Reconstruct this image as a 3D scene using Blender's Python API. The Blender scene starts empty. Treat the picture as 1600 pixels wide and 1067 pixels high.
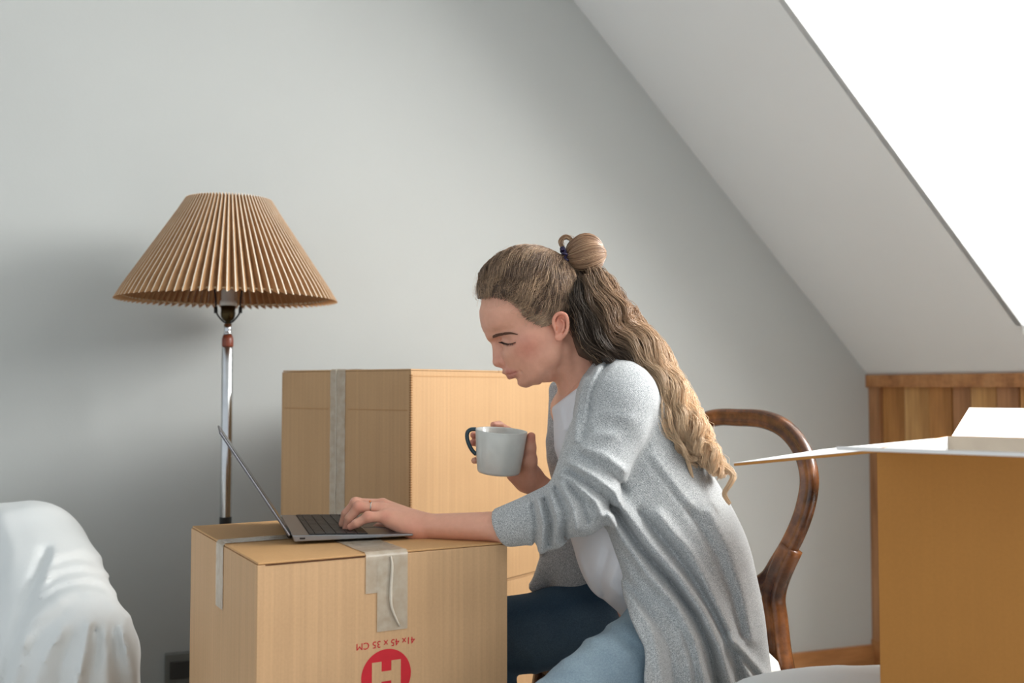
import bpy, bmesh, math, random
import numpy as np
from mathutils import Vector, Matrix

random.seed(7)
rng = np.random.default_rng(7)
PI = math.pi
SC = bpy.context.scene
C = SC.collection
EYE = 0.954            # camera height above the floor, metres
FPX = 1600.0
PITCH = math.atan(69.5 / 1600)

# ---------------------------------------------------------------- camera
cam_d = bpy.data.cameras.new('camera')
cam_d.lens = 36; cam_d.sensor_width = 36; cam_d.clip_start = 0.05
cam = bpy.data.objects.new('camera', cam_d); C.objects.link(cam)
cam.location = (0, 0, EYE)
cam.rotation_euler = (PI / 2 + PITCH, 0, 0)
cam_d.dof.use_dof = True
cam_d.dof.focus_distance = 1.72
cam_d.dof.aperture_fstop = 3.6
SC.camera = cam

# ---------------------------------------------------------------- room frame (e1 along the back wall, e2 out of it)
TH = math.radians(21.3)
E1 = Vector((math.cos(TH), math.sin(TH), 0)); E2 = Vector((math.sin(TH), -math.cos(TH), 0))
ORG = Vector((1.236, 3.557, 0))
def RM(a, b, z): return ORG + E1 * a + E2 * b + Vector((0, 0, z))

# ---------------------------------------------------------------- light
world = bpy.data.worlds.new('world'); SC.world = world; world.use_nodes = True
wb = world.node_tree.nodes['Background']
wb.inputs[0].default_value = (0.89, 0.95, 1.0, 1); wb.inputs[1].default_value = 0.80

def area(name, loc, target, sx, sy, power, col, spread=PI):
    d = bpy.data.lights.new(name, 'AREA'); d.shape = 'RECTANGLE'; d.size = sx; d.size_y = sy
    d.energy = power; d.color = col; d.spread = spread
    o = bpy.data.objects.new(name, d); C.objects.link(o); o.location = loc
    o.rotation_euler = (Vector(target) - Vector(loc)).to_track_quat('-Z', 'Y').to_euler()
    return o
area('window_daylight', RM(0.13, 1.90, 1.93), RM(-2.0, 1.85, 1.20), 1.50, 0.80, 108, (1.0, 0.985, 0.96))
area('roof_window_fill', RM(-0.42, 3.60, 2.05), RM(-1.75, 2.0, 0.75), 1.00, 0.80, 22, (1.0, 0.98, 0.95))  # fill light added for the camera-facing sides, set at an unseen roof window

SC.view_settings.view_transform = 'Standard'
SC.view_settings.look = 'None'
SC.view_settings.gamma = 1
SC.view_settings.use_curve_mapping = False
SC.view_settings.exposure = 0.0

# ---------------------------------------------------------------- helpers
def ray(x, y):
    dx = (x - 800) / FPX; dy = -(y - 533.5) / FPX
    return np.array([dx, math.cos(PITCH) - dy * math.sin(PITCH), math.sin(PITCH) + dy * math.cos(PITCH)])
def P(x, y, Y):
    """point of the scene that lies at depth Y on the line of sight of pixel x, y"""
    r = ray(x, y); q = r * (Y / r[1]); q[2] += EYE
    return q
def project(p):
    q = p - np.array([0, 0, EYE], dtype=p.dtype)
    cz = q[..., 1] * math.cos(PITCH) + q[..., 2] * math.sin(PITCH)
    cy = -q[..., 1] * math.sin(PITCH) + q[..., 2] * math.cos(PITCH)
    return 800 + FPX * q[..., 0] / cz, 533.5 - FPX * cy / cz

def srgb(r, g, b):
    f = lambda c: (c / 255 / 12.92) if c / 255 <= 0.04045 else ((c / 255 + 0.055) / 1.055) ** 2.4
    return (f(r), f(g), f(b), 1)

class NT:
    """tiny node-tree helper"""
    def __init__(s, name):
        s.m = bpy.data.materials.new(name); s.m.use_nodes = True
        s.t = s.m.node_tree; s.b = s.t.nodes['Principled BSDF']; s.out = s.t.nodes['Material Output']
    def n(s, typ, **kw):
        nd = s.t.nodes.new(typ)
        for k, v in kw.items():
            if isinstance(k, str) and k.startswith('_'): setattr(nd, k[1:], v)
            else: nd.inputs[k.replace('__', ' ')].default_value = v
        return nd
    def l(s, a, b): s.t.links.new(a, b)
    def coord(s, kind='Object', scale=(1, 1, 1), rot=(0, 0, 0)):
        tc = s.n('ShaderNodeTexCoord'); mp = s.n('ShaderNodeMapping')
        mp.inputs['Scale'].default_value = scale; mp.inputs['Rotation'].default_value = rot
        s.l(tc.outputs[kind], mp.inputs['Vector']); return mp.outputs['Vector']
    def noise(s, vec, scale, detail=3, rough=0.5):
        nd = s.n('ShaderNodeTexNoise'); nd.inputs['Scale'].default_value = scale
        nd.inputs['Detail'].default_value = detail; nd.inputs['Roughness'].default_value = rough
        s.l(vec, nd.inputs['Vector']); return nd.outputs['Fac']
    def ramp(s, fac, stops):
        r = s.n('ShaderNodeValToRGB'); e = r.color_ramp.elements
        while len(e) < len(stops): e.new(0.5)
        for i, (p, c) in enumerate(stops): e[i].position = p; e[i].color = c
        s.l(fac, r.inputs[0]); return r.outputs[0]
    def mix(s, a, b, fac, mode='MIX'):
        m = s.n('ShaderNodeMix', _data_type='RGBA', _blend_type=mode)
        for sock, v in ((m.inputs[0], fac), (m.inputs[6], a), (m.inputs[7], b)):
            if hasattr(v, 'is_linked') or hasattr(v, 'links'): s.l(v, sock)
            else: sock.default_value = v
        return m.outputs[2]
    def bump(s, h, strength, dist, prev=None):
        b = s.n('ShaderNodeBump'); b.inputs['Strength'].default_value = strength; b.inputs['Distance'].default_value = dist
        s.l(h, b.inputs['Height'])
        if prev: s.l(prev, b.inputs['Normal'])
        return b.outputs['Normal']
    def setc(s, c):
        if hasattr(c, 'links'): s.l(c, s.b.inputs['Base Color'])
        else: s.b.inputs['Base Color'].default_value = c
    def done(s, rough=0.6, metal=0, spec=0.5, normal=None):
        s.b.inputs['Roughness'].default_value = rough; s.b.inputs['Metallic'].default_value = metal
        s.b.inputs['Specular IOR Level'].default_value = spec
        if normal: s.l(normal, s.b.inputs['Normal'])
        return s.m

def m_plain(name, col, rough=0.6, metal=0, spec=0.5, var=0.06, nscale=30):
    t = NT(name); v = t.coord(); f = t.noise(v, nscale, 4)
    dark = tuple(c * (1 - var) for c in col[:3]) + (1,); lite = tuple(min(1, c * (1 + var)) for c in col[:3]) + (1,)
    t.setc(t.ramp(f, [(0.3, dark), (0.7, lite)]))
    return t.done(rough, metal, spec)

def m_paint(name, col):
    t = NT(name); v = t.coord(); f = t.noise(v, 3.0, 5)
    t.setc(t.ramp(f, [(0.3, tuple(c * .975 for c in col[:3]) + (1,)), (0.7, col)]))
    g = t.noise(v, 160, 3)
    return t.done(0.75, 0, 0.25, t.bump(g, 0.10, 0.002))

def m_card(name, col, flute='x', fs=150, dark=0.90):
    t = NT(name)
    s = {'x': (fs, fs, 2.0), 'z': (3, 3, fs)}[flute]
    v = t.coord('Object', s); f = t.noise(v, 1.0, 2)
    v2 = t.coord('Object'); g = t.noise(v2, 6, 4); h = t.noise(v2, 240, 2)
    c1 = t.ramp(f, [(0.30, tuple(c * dark for c in col[:3]) + (1,)), (0.70, col)])
    c2 = t.ramp(g, [(0.3, (0.93, 0.92, 0.90, 1)), (0.7, (1, 1, 1, 1))])
    c3 = t.ramp(h, [(0.3, (0.95, 0.95, 0.94, 1)), (0.7, (1, 1, 1, 1))])
    t.setc(t.mix(t.mix(c1, c2, 1.0, 'MULTIPLY'), c3, 1.0, 'MULTIPLY'))
    return t.done(0.62, 0, 0.35, t.bump(f, 0.18, 0.0012))

def m_wood(name, c_dark, c_mid, c_lite, scale=(14, 14, 1.4), rough=0.35, spec=0.5):
    t = NT(name); v = t.coord('Object', scale)
    f = t.noise(v, 1.6, 6, 0.6); g = t.noise(v, 7, 3)
    c = t.ramp(f, [(0.30, c_dark), (0.5, c_mid), (0.70, c_lite)])
    c2 = t.ramp(g, [(0.35, (0.84, 0.82, 0.80, 1)), (0.6, (1, 1, 1, 1))])
    t.setc(t.mix(c, c2, 1.0, 'MULTIPLY'))
    return t.done(rough, 0, spec, t.bump(g, 0.08, 0.002))

def m_tape(name):
    t = NT(name); v = t.coord('Object', (1, 1, 1)); f = t.noise(v, 60, 3)
    t.setc(t.ramp(f, [(0.3, srgb(188, 172, 150)), (0.7, srgb(206, 194, 175))]))
    t.b.inputs['Alpha'].default_value = 0.74
    return t.done(0.20, 0, 0.7, t.bump(t.noise(v, 35, 2), 0.12, 0.004))

def link(o, parent=None):
    C.objects.link(o)
    if parent: o.parent = parent
    return o
def mesh_obj(name, verts, faces, mat, parent=None, smooth=False, mats=None, fmat=None):
    me = bpy.data.meshes.new(name); me.from_pydata([tuple(v) for v in verts], [], [tuple(f) for f in faces])
    for m in (mats or [mat]): me.materials.append(m)
    if fmat is not None: me.polygons.foreach_set('material_index', fmat)
    if smooth: me.polygons.foreach_set('use_smooth', [True] * len(me.polygons))
    me.update()
    return link(bpy.data.objects.new(name, me), parent)
def bm_obj(name, bm, mat, parent=None, smooth=False):
    me = bpy.data.meshes.new(name); bm.normal_update(); bm.to_mesh(me); bm.free(); me.materials.append(mat)
    if smooth: me.polygons.foreach_set('use_smooth', [True] * len(me.polygons))
    return link(bpy.data.objects.new(name, me), parent)
def tag(o, label=None, cat=None, group=None, kind=None):
    if label: o['label'] = label
    if cat: o['category'] = cat
    if group: o['group'] = group
    if kind: o['kind'] = kind
    return o
def empty(name, loc, rz=0, label=None, cat=None, group=None):
    o = bpy.data.objects.new(name, None); o.empty_display_size = 0.1
    C.objects.link(o); o.location = loc; o.rotation_euler = (0, 0, rz)
    return tag(o, label, cat, group)
def bevel(o, w=0.002, seg=2):
    m = o.modifiers.new('bevel', 'BEVEL'); m.width = w; m.segments = seg; m.limit_method = 'ANGLE'; return o

def add_box(bm, lo, hi, M=None):
    vs = []
    for x in (lo[0], hi[0]):
        for y in (lo[1], hi[1]):
            for z in (lo[2], hi[2]):
                p = Vector((x, y, z)); vs.append(bm.verts.new(M @ p if M else p))
    for f in ((0, 1, 3, 2), (4, 6, 7, 5), (0, 4, 5, 1), (2, 3, 7, 6), (0, 2, 6, 4), (1, 5, 7, 3)):
        bm.faces.new([vs[i] for i in f])
def add_hex(bm, pts):
    """8 points: bottom ring of 4 then top ring of 4"""
    vs = [bm.verts.new(p) for p in pts]
    for f in ((0, 3, 2, 1), (4, 5, 6, 7), (0, 1, 5, 4), (1, 2, 6, 5), (2, 3, 7, 6), (3, 0, 4, 7)):
        bm.faces.new([vs[i] for i in f])
def boxpart(name, lo, hi, mat, parent=None, bw=0.0, M=None):
    bm = bmesh.new(); add_box(bm, lo, hi, M); bmesh.ops.recalc_face_normals(bm, faces=bm.faces)
    o = bm_obj(name, bm, mat, parent)
    if bw: bevel(o, bw)
    return o
def add_lathe(bm, prof, n=32, M=None, close=False):
    rings = []
    for r, z in prof:
        ring = []
        for i in range(n):
            a = 2 * PI * i / n; p = Vector((r * math.cos(a), r * math.sin(a), z))
            ring.append(bm.verts.new(M @ p if M else p))
        rings.append(ring)
    for a, b in zip(rings, rings[1:]):
        for i in range(n): bm.faces.new((a[i], a[(i + 1) % n], b[(i + 1) % n], b[i]))
    if close:
        bm.faces.new(rings[0][::-1]); bm.faces.new(rings[-1])
def frames(pts):
    pts = [Vector(p) for p in pts]; out = []; up = None
    for i in range(len(pts)):
        t = (pts[min(i + 1, len(pts) - 1)] - pts[max(i - 1, 0)]).normalized()
        if up is None:
            up = Vector((0, 0, 1)) if abs(t.z) < 0.9 else Vector((0, 1, 0))
        s = t.cross(up).normalized(); up = s.cross(t).normalized(); out.append((t, s, up))
    return out
def add_tube(bm, pts, rad, n=8, cap=True, flat=1.0):
    pts = [Vector(p) for p in pts]
    rads = rad if hasattr(rad, '__len__') else [rad] * len(pts)
    rings = []
    for p, (t, s, u), r in zip(pts, frames(pts), rads):
        rings.append([bm.verts.new(p + s * (r * math.cos(2 * PI * k / n)) + u * (r * flat * math.sin(2 * PI * k / n))) for k in range(n)])
    for a, b in zip(rings, rings[1:]):
        for i in range(n): bm.faces.new((a[i], a[(i + 1) % n], b[(i + 1) % n], b[i]))
    if cap: bm.faces.new(rings[0][::-1]); bm.faces.new(rings[-1])
def spline(pts, n):
    """Catmull-Rom through pts, n samples per span"""
    p = np.array(pts, float); p = np.vstack([2 * p[0] - p[1], p, 2 * p[-1] - p[-2]]); out = []
    for i in range(1, len(p) - 2):
        for k in range(n):
            t = k / n
            out.append(0.5 * ((2 * p[i]) + (-p[i - 1] + p[i + 1]) * t + (2 * p[i - 1] - 5 * p[i] + 4 * p[i + 1] - p[i + 2]) * t * t + (-p[i - 1] + 3 * p[i] - 3 * p[i + 1] + p[i + 2]) * t ** 3))
    out.append(p[-2]); return np.array(out)

# ---------------------------------------------------------------- distance-field modelling (smooth solids -> quads)
F = np.float32
def s_cone(a, b, r1, r2):
    a = np.array(a, F); b = np.array(b, F); ba = b - a; L = float(ba @ ba) + 1e-12
    def f(p):
        h = np.clip(((p - a) @ ba) / L, 0, 1)
        return np.sqrt(((p - a - h[:, None] * ba) ** 2).sum(1)) - (r1 + (r2 - r1) * h)
    return f
def s_ell(c, r, R=None):
    c = np.array(c, F); r = np.array(r, F); R = None if R is None else np.array(R, F)
    def f(p):
        q = p - c
        if R is not None: q = q @ R.T          # rows of R are the local axes
        k0 = np.sqrt(((q / r) ** 2).sum(1)); k1 = np.sqrt(((q / (r * r)) ** 2).sum(1)) + 1e-9
        return k0 * (k0 - 1) / k1
    return f
def s_fcone(a, b, r1, r2, n, fl):
    """tapered capsule flattened by factor fl along the direction n"""
    a = np.array(a, F); b = np.array(b, F); n = np.array(n, F)
    ba = b - a; n = n - ba * float(n @ ba) / float(ba @ ba); n = n / np.linalg.norm(n)
    L = float(ba @ ba)
    def f(p):
        q = p - a; h = np.clip((q @ ba) / L, 0, 1); d = q - h[:, None] * ba
        dn = d @ n; d2 = (d ** 2).sum(1) - dn ** 2
        rr = r1 + (r2 - r1) * h
        return (np.sqrt(np.maximum(d2, 0) + (dn / fl) ** 2) - rr) * min(1, (1 + fl) / 2 + .1)
    return f
def s_box(c, r, R, rd):
    c = np.array(c, F); r = np.array(r, F) - rd; R = np.array(R, F)
    def f(p):
        q = np.abs((p - c) @ R.T) - r
        return np.sqrt((np.maximum(q, 0) ** 2).sum(1)) + np.minimum(q.max(1), 0) - rd
    return f
def smin(a, b, k):
    if k <= 0: return np.minimum(a, b)
    h = np.maximum(k - np.abs(a - b), 0) / k
    return np.minimum(a, b) - h * h * k * 0.25
class Solid:
    def __init__(s): s.ops = []
    def u(s, f, k=0.01): s.ops.append(('u', f, k)); return s
    def s(s, f, k=0.01): s.ops.append(('s', f, k)); return s
    def i(s, f, k=0.01): s.ops.append(('i', f, k)); return s
    def d(s, f): s.ops.append(('d', f, 0)); return s       # displacement: f(p, d) -> d
    def ev(s, p, mask=None):
        d = None
        for j, (op, f, k) in enumerate(s.ops):
            if mask is not None and not mask[j]: continue
            if op == 'u':
                v = f(p); d = v if d is None else smin(d, v, k)
            elif d is None: continue
            elif op == 's': d = -smin(-d, f(p), k)
            elif op == 'i': d = -smin(-d, -f(p), k)
            else: d = f(p, d)
        return d if d is not None else np.full(len(p), 9.0, F)
    def mesh(s, lo, hi, h, B=8, pad=0.012):
        lo = np.array(lo, F); hi = np.array(hi, F)
        nb = np.ceil((hi - lo) / (h * B)).astype(int)
        g = np.stack(np.meshgrid(*[np.arange(n) for n in nb], indexing='ij'), -1).reshape(-1, 3)
        cen = lo + (g + 0.5).astype(F) * (h * B)
        Rb = 0.87 * h * B
        d = s.ev(cen); keep = np.abs(d) < Rb * 1.5 + pad
        g = g[keep]; cen = cen[keep]; d = d[keep]
        N = nb * B + 2
        loc = np.arange(B + 1)
        off = np.stack(np.meshgrid(loc, loc, loc, indexing='ij'), -1).reshape(-1, 3)
        VP = []; VK = []; QE = []
        corner = np.array([[i, j, k] for i in (0, 1) for j in (0, 1) for k in (0, 1)])
        cidx = {tuple(c): n for n, c in enumerate(corner)}
        edges = [(cidx[tuple(a)], cidx[tuple(b)]) for a in corner for b in corner if (b - a).sum() == 1 and (b - a).min() >= 0]
        CH = 48
        reach = Rb * 1.9 + pad
        vals_at = [(f(cen) if op in 'us' else None) for op, f, k in s.ops]
        for c0 in range(0, len(g), CH):
            sl = slice(c0, c0 + CH); gb = g[sl]; dc = d[sl]
            mask = []
            for (op, f, k), v in zip(s.ops, vals_at):
                if op == 'u': mask.append(bool((v[sl] < dc + 2 * reach + k + 0.01).any()))
                elif op == 's': mask.append(bool((v[sl] < 2 * reach + k).any()))
                else: mask.append(True)
            idx = gb[:, None, :] * B + off[None]
            p = (lo + idx.reshape(-1, 3).astype(F) * h).astype(F)
            V = s.ev(p, mask).reshape(len(gb), B + 1, B + 1, B + 1)
            S = V < 0
            cv = [V[:, c[0]:B + c[0], c[1]:B + c[1], c[2]:B + c[2]] for c in corner]
            cs = np.stack([S[:, c[0]:B + c[0], c[1]:B + c[1], c[2]:B + c[2]] for c in corner], -1)
            act = cs.any(-1) & ~cs.all(-1)
            w = np.argwhere(act)
            if len(w) == 0: continue
            vv = np.stack([c[act] for c in cv], -1)
            acc = np.zeros((len(w), 3), F); cnt = np.zeros(len(w), F)
            for a, b in edges:
                va, vb = vv[:, a], vv[:, b]; cr = (va < 0) != (vb < 0)
                t = np.where(cr, va / np.where(cr, va - vb, 1), 0)
                q = corner[a] + t[:, None] * (corner[b] - corner[a])
                acc += q * cr[:, None]; cnt += cr
            cell = gb[w[:, 0]] * B + w[:, 1:]
            VP.append(lo + (cell + acc / cnt[:, None]) * h)
            key = (cell[:, 0].astype(np.int64) * N[1] + cell[:, 1]) * N[2] + cell[:, 2]
            VK.append(key)
            for ax in range(3):
                e = [0, 0, 0]; e[ax] = 1
                s0 = S[:, :B, :B, :B]; s1 = S[:, e[0]:B + e[0], e[1]:B + e[1], e[2]:B + e[2]]
                ww = np.argwhere(s0 != s1)
                if len(ww) == 0: continue
                cc = gb[ww[:, 0]] * B + ww[:, 1:]
                fl = s0[tuple(ww.T)]
                o1 = [0, 0, 0]; o2 = [0, 0, 0]; o1[(ax + 1) % 3] = 1; o2[(ax + 2) % 3] = 1
                o1 = np.array(o1); o2 = np.array(o2)
                ks = []
                for q in (cc - o1 - o2, cc - o2, cc, cc - o1):
                    ks.append((q[:, 0].astype(np.int64) * N[1] + q[:, 1]) * N[2] + q[:, 2])
                K = np.stack(ks, -1); K[~fl] = K[~fl][:, ::-1]
                QE.append(K)
        VP = np.concatenate(VP); VK = np.concatenate(VK); QE = np.concatenate(QE)
        o = np.argsort(VK); VK = VK[o]; VP = VP[o]
        ix = np.searchsorted(VK, QE); ix = np.clip(ix, 0, len(VK) - 1)
        ok = (VK[ix] == QE).all(1)
        return VP, ix[ok]
def relax(V, Q, it=1, lam=0.5):
    for _ in range(it):
        acc = np.zeros_like(V); n = np.zeros(len(V), F)
        for k in range(4):
            a = Q[:, k]; b = Q[:, (k + 1) % 4]
            np.add.at(acc, a, V[b]); np.add.at(n, a, 1)
            np.add.at(acc, b, V[a]); np.add.at(n, b, 1)
        V = V + lam * (acc / np.maximum(n, 1)[:, None] - V)
    return V
def sdf_obj(name, parts, mat, parent=None, attr=None, sm=1, mats=None):
    """parts: list of (solid, lo, hi, h) joined into one mesh; attr: {name: fn(V)->(N,4) colours}"""
    Vs = []; Qs = []; n = 0
    for so, lo, hi, h in parts:
        V, Q = so.mesh(lo, hi, h); V = relax(V, Q, sm)
        Vs.append(V); Qs.append(Q + n); n += len(V)
    V = np.concatenate(Vs).astype(F); Q = np.concatenate(Qs).astype(np.int32)
    me = bpy.data.meshes.new(name)
    me.vertices.add(len(V)); me.vertices.foreach_set('co', V.ravel())
    me.loops.add(len(Q) * 4); me.loops.foreach_set('vertex_index', Q.ravel())
    me.polygons.add(len(Q)); me.polygons.foreach_set('loop_start', np.arange(len(Q), dtype=np.int32) * 4)
    me.polygons.foreach_set('use_smooth', np.ones(len(Q), bool))
    for m in (mats or [mat]): me.materials.append(m)
    for k, fn in (attr or {}).items():
        at = me.color_attributes.new(k, 'FLOAT_COLOR', 'POINT'); at.data.foreach_set('color', fn(V).astype(F).ravel())
    me.update(calc_edges=True); me.validate()
    return link(bpy.data.objects.new(name, me), parent)
def polydist(px, py, pts):
    """2-D distance from points to an open polyline, and parameter along it"""
    best = np.full(px.shape, 1e9, F)
    for (x0, y0), (x1, y1) in zip(pts, pts[1:]):
        bx, by = x1 - x0, y1 - y0; L = bx * bx + by * by + 1e-9
        t = np.clip(((px - x0) * bx + (py - y0) * by) / L, 0, 1)
        best = np.minimum(best, (px - x0 - t * bx) ** 2 + (py - y0 - t * by) ** 2)
    return np.sqrt(best)
# ================================================================ MATERIALS
WALLC = srgb(194, 197, 195)
M_wall = m_paint('painted_plaster', WALLC)
M_ceil = m_paint('painted_ceiling', srgb(236, 239, 240))
M_white = m_paint('white_gloss_paint', srgb(240, 241, 240))
M_card = m_card('cardboard', srgb(214, 174, 132))
M_card_back = m_card('cardboard_back', srgb(200, 162, 120))
M_card_deep = m_card('cardboard_deep', srgb(192, 132, 62), 'x', 200, 0.975)
M_card_top = m_card('cardboard_top', srgb(212, 166, 114), 'z', 120)
M_edge = m_plain('cardboard_edge', srgb(176, 134, 88), 0.8)
M_cardwhite = m_plain('white_lining', srgb(238, 238, 238), 0.5, var=0.02)
M_tape = m_tape('packing_tape')
M_red = m_plain('red_ink', srgb(200, 30, 44), 0.6, var=0.05, nscale=60)
M_oak = m_wood('oak_panel', srgb(158, 106, 52), srgb(190, 134, 74), srgb(212, 160, 98), (9, 9, 1.1), 0.45)
M_oak2 = m_wood('oak_panel_light', srgb(176, 126, 68), srgb(206, 158, 98), srgb(222, 182, 124), (9, 9, 1.1), 0.45)
M_oak3 = m_wood('oak_panel_red', srgb(144, 96, 58), srgb(180, 130, 88), srgb(200, 152, 110), (9, 9, 1.1), 0.45)
M_oakrail = m_wood('oak_rail', srgb(150, 98, 56), srgb(188, 132, 82), srgb(206, 154, 104), (1.2, 9, 9), 0.4)
M_floor = m_wood('floor_boards', srgb(190, 184, 174), srgb(206, 201, 192), srgb(216, 212, 204), (1.2, 8, 8), 0.35)
M_sheet = None
t = NT('dust_sheet'); v = t.coord('Object'); f = t.noise(v, 4, 3)
t.setc(t.ramp(f, [(0.3, srgb(222, 227, 228)), (0.7, srgb(234, 237, 237))]))
M_sheet = t.done(0.8, 0, 0.2, t.bump(t.noise(v, 500, 2), 0.15, 0.001))

# ================================================================ ROOM
def struct(name, verts, faces, mat, parent=None):
    o = mesh_obj(name, verts, faces, mat, parent)
    if parent is None: o['kind'] = 'structure'
    return o
def slab(name, quad, n, thick, mat, parent=None):
    """planar polygon with thickness along n"""
    q = [Vector(p) for p in quad]; n = Vector(n).normalized() * thick; k = len(q)
    vs = q + [p + n for p in q]
    fs = [tuple(range(k)), tuple(range(2 * k - 1, k - 1, -1))] + [(i, i + k, (i + 1) % k + k, (i + 1) % k) for i in range(k)]
    return struct(name, vs, fs, mat, parent)
t = NT('window_glass'); t.t.nodes.remove(t.b)
tr = t.n('ShaderNodeBsdfTransparent'); gl = t.n('ShaderNodeBsdfGlossy'); gl.inputs['Roughness'].default_value = 0.02
mx = t.n('ShaderNodeMixShader'); mx.inputs[0].default_value = 0.06
t.l(tr.outputs[0], mx.inputs[1]); t.l(gl.outputs[0], mx.inputs[2]); t.l(mx.outputs[0], t.out.inputs[0]); M_glass = t.m
KH = 0.992; SL = 1.040                      # knee wall height, rise of the sloped ceiling
def SZ(a): return KH - SL * a
TOPZ = 2.62; AT = (KH - TOPZ) / SL          # where the slope meets the flat ceiling
slab('floor', [RM(-4.6, -0.1, 0), RM(1.2, -0.1, 0), RM(1.2, 4.6, 0), RM(-4.6, 4.6, 0)], (0, 0, -1), 0.05, M_floor)
slab('wall_back', [RM(-4.6, 0, 0), RM(0.9, 0, 0), RM(0.9, 0, 2.9), RM(-4.6, 0, 2.9)], -E2, 0.08, M_wall)
slab('ceiling', [RM(-4.6, 0, TOPZ), RM(AT, 0, TOPZ), RM(AT, 4.6, TOPZ), RM(-4.6, 4.6, TOPZ)], (0, 0, 1), 0.06, M_ceil)
D0, D1 = 0.762, 2.95                        # dormer opening along the knee wall
LO, HI = -0.122, -1.36                      # lower / upper edge of the opening, measured along e1
nS = (E1 * SL + Vector((0, 0, 1))).normalized()
def SP(a, b): return RM(a, b, SZ(a))
slope = slab('ceiling_slope', [SP(0, 0), SP(0, D0), SP(AT, D0), SP(AT, 0)], nS, 0.012, M_ceil)
slab('ceiling_slope_below_dormer', [SP(0, D0), SP(0, D1), SP(LO, D1), SP(LO, D0)], nS, 0.012, M_ceil)
slab('ceiling_slope_above_dormer', [SP(HI, D0), SP(HI, D1), SP(AT, D1), SP(AT, D0)], nS, 0.012, M_ceil)
G0, G1, GL, GH = 3.10, 4.20, -0.42, -1.10      # opening of an unseen roof window beside the camera, added for fill light
slab('ceiling_slope_near', [SP(0, D1), SP(0, G0), SP(AT, G0), SP(AT, D1)], nS, 0.012, M_ceil)
slab('ceiling_slope_far_end', [SP(0, G1), SP(0, 4.6), SP(AT, 4.6), SP(AT, G1)], nS, 0.012, M_ceil)
slab('ceiling_slope_under_window', [SP(0, G0), SP(0, G1), SP(GL, G1), SP(GL, G0)], nS, 0.012, M_ceil)
slab('ceiling_slope_over_window', [SP(GH, G0), SP(GH, G1), SP(AT, G1), SP(AT, G0)], nS, 0.012, M_ceil)
rw = struct('window_2_added', [SP(GL, G0), SP(GL, G1), SP(GH, G1), SP(GH, G0), SP(GL - .05, G0 + .05), SP(GL - .05, G1 - .05), SP(GH + .05, G1 - .05), SP(GH + .05, G0 + .05)],
            [(0, 1, 5, 4), (1, 2, 6, 5), (2, 3, 7, 6), (3, 0, 4, 7)], M_white)
m_ = rw.modifiers.new('solid', 'SOLIDIFY'); m_.thickness = .05
struct('pane', [SP(GL - .05, G0 + .05), SP(GL - .05, G1 - .05), SP(GH + .05, G1 - .05), SP(GH + .05, G0 + .05)], [(0, 1, 2, 3)], M_glass, rw)
WX = 0.04                                   # dormer window wall
zs = SZ(LO); zt = SZ(HI)
for nm, b, s in (('wall_dormer_far', D0, -1), ('wall_dormer_near', D1, 1)):
    slab(nm, [RM(LO, b, zs), RM(WX, b, zs), RM(WX, b, zt), RM(HI, b, zt)], E2 * s, 0.02, M_white)
slab('ceiling_dormer', [RM(HI, D0, zt), RM(HI, D1, zt), RM(WX, D1, zt), RM(WX, D0, zt)], (0, 0, 1), 0.03, M_white)
slab('trim_dormer_sill', [RM(LO, D0, zs), RM(LO, D1, zs), RM(WX, D1, zs), RM(WX, D0, zs)], (0, 0, -1), 0.025, M_white)
# dormer window: wall pieces round the opening, frame, bars, panes
W0, W1, Z0, Z1 = 1.10, 2.70, 1.50, 2.36
wall = slab('wall_dormer_front', [RM(WX, D0, zs), RM(WX, D1, zs), RM(WX, D1, Z0), RM(WX, D0, Z0)], E1, 0.06, M_white)
for q in ([(D0, Z1), (D1, Z1), (D1, zt), (D0, zt)], [(D0, Z0), (W0, Z0), (W0, Z1), (D0, Z1)], [(W1, Z0), (D1, Z0), (D1, Z1), (W1, Z1)]):
    slab('reveal', [RM(WX, b, z) for b, z in q], E1, 0.06, M_white, wall)
win = empty('window_1', RM(WX, (W0 + W1) / 2, Z0)); win['kind'] = 'structure'
def winbar(nm, b0, b1, z0, z1, mat, d0=0.0, d1=0.045):
    bm = bmesh.new(); pts = [RM(WX + d, b, z) - win.location for z in (z0, z1) for d, b in ((d0, b0), (d0, b1), (d1, b1), (d1, b0))]
    add_hex(bm, pts); bmesh.ops.recalc_face_normals(bm, faces=bm.faces); return bm_obj(nm, bm, mat, win)
for args in ((W0, W1, Z0, Z0 + .05), (W0, W1, Z1 - .05, Z1), (W0, W0 + .05, Z0 + .05, Z1 - .05), (W1 - .05, W1, Z0 + .05, Z1 - .05), ((W0 + W1) / 2 - .03, (W0 + W1) / 2 + .03, Z0 + .05, Z1 - .05)):
    winbar('window_frame', *args, M_white)
mid = (W0 + W1) / 2
for b0, b1 in ((W0 + .05, mid - .03), (mid + .03, W1 - .05)):
    winbar('pane', b0, b1, Z0 + .05, Z1 - .05, M_glass, 0.020, 0.024)

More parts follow.
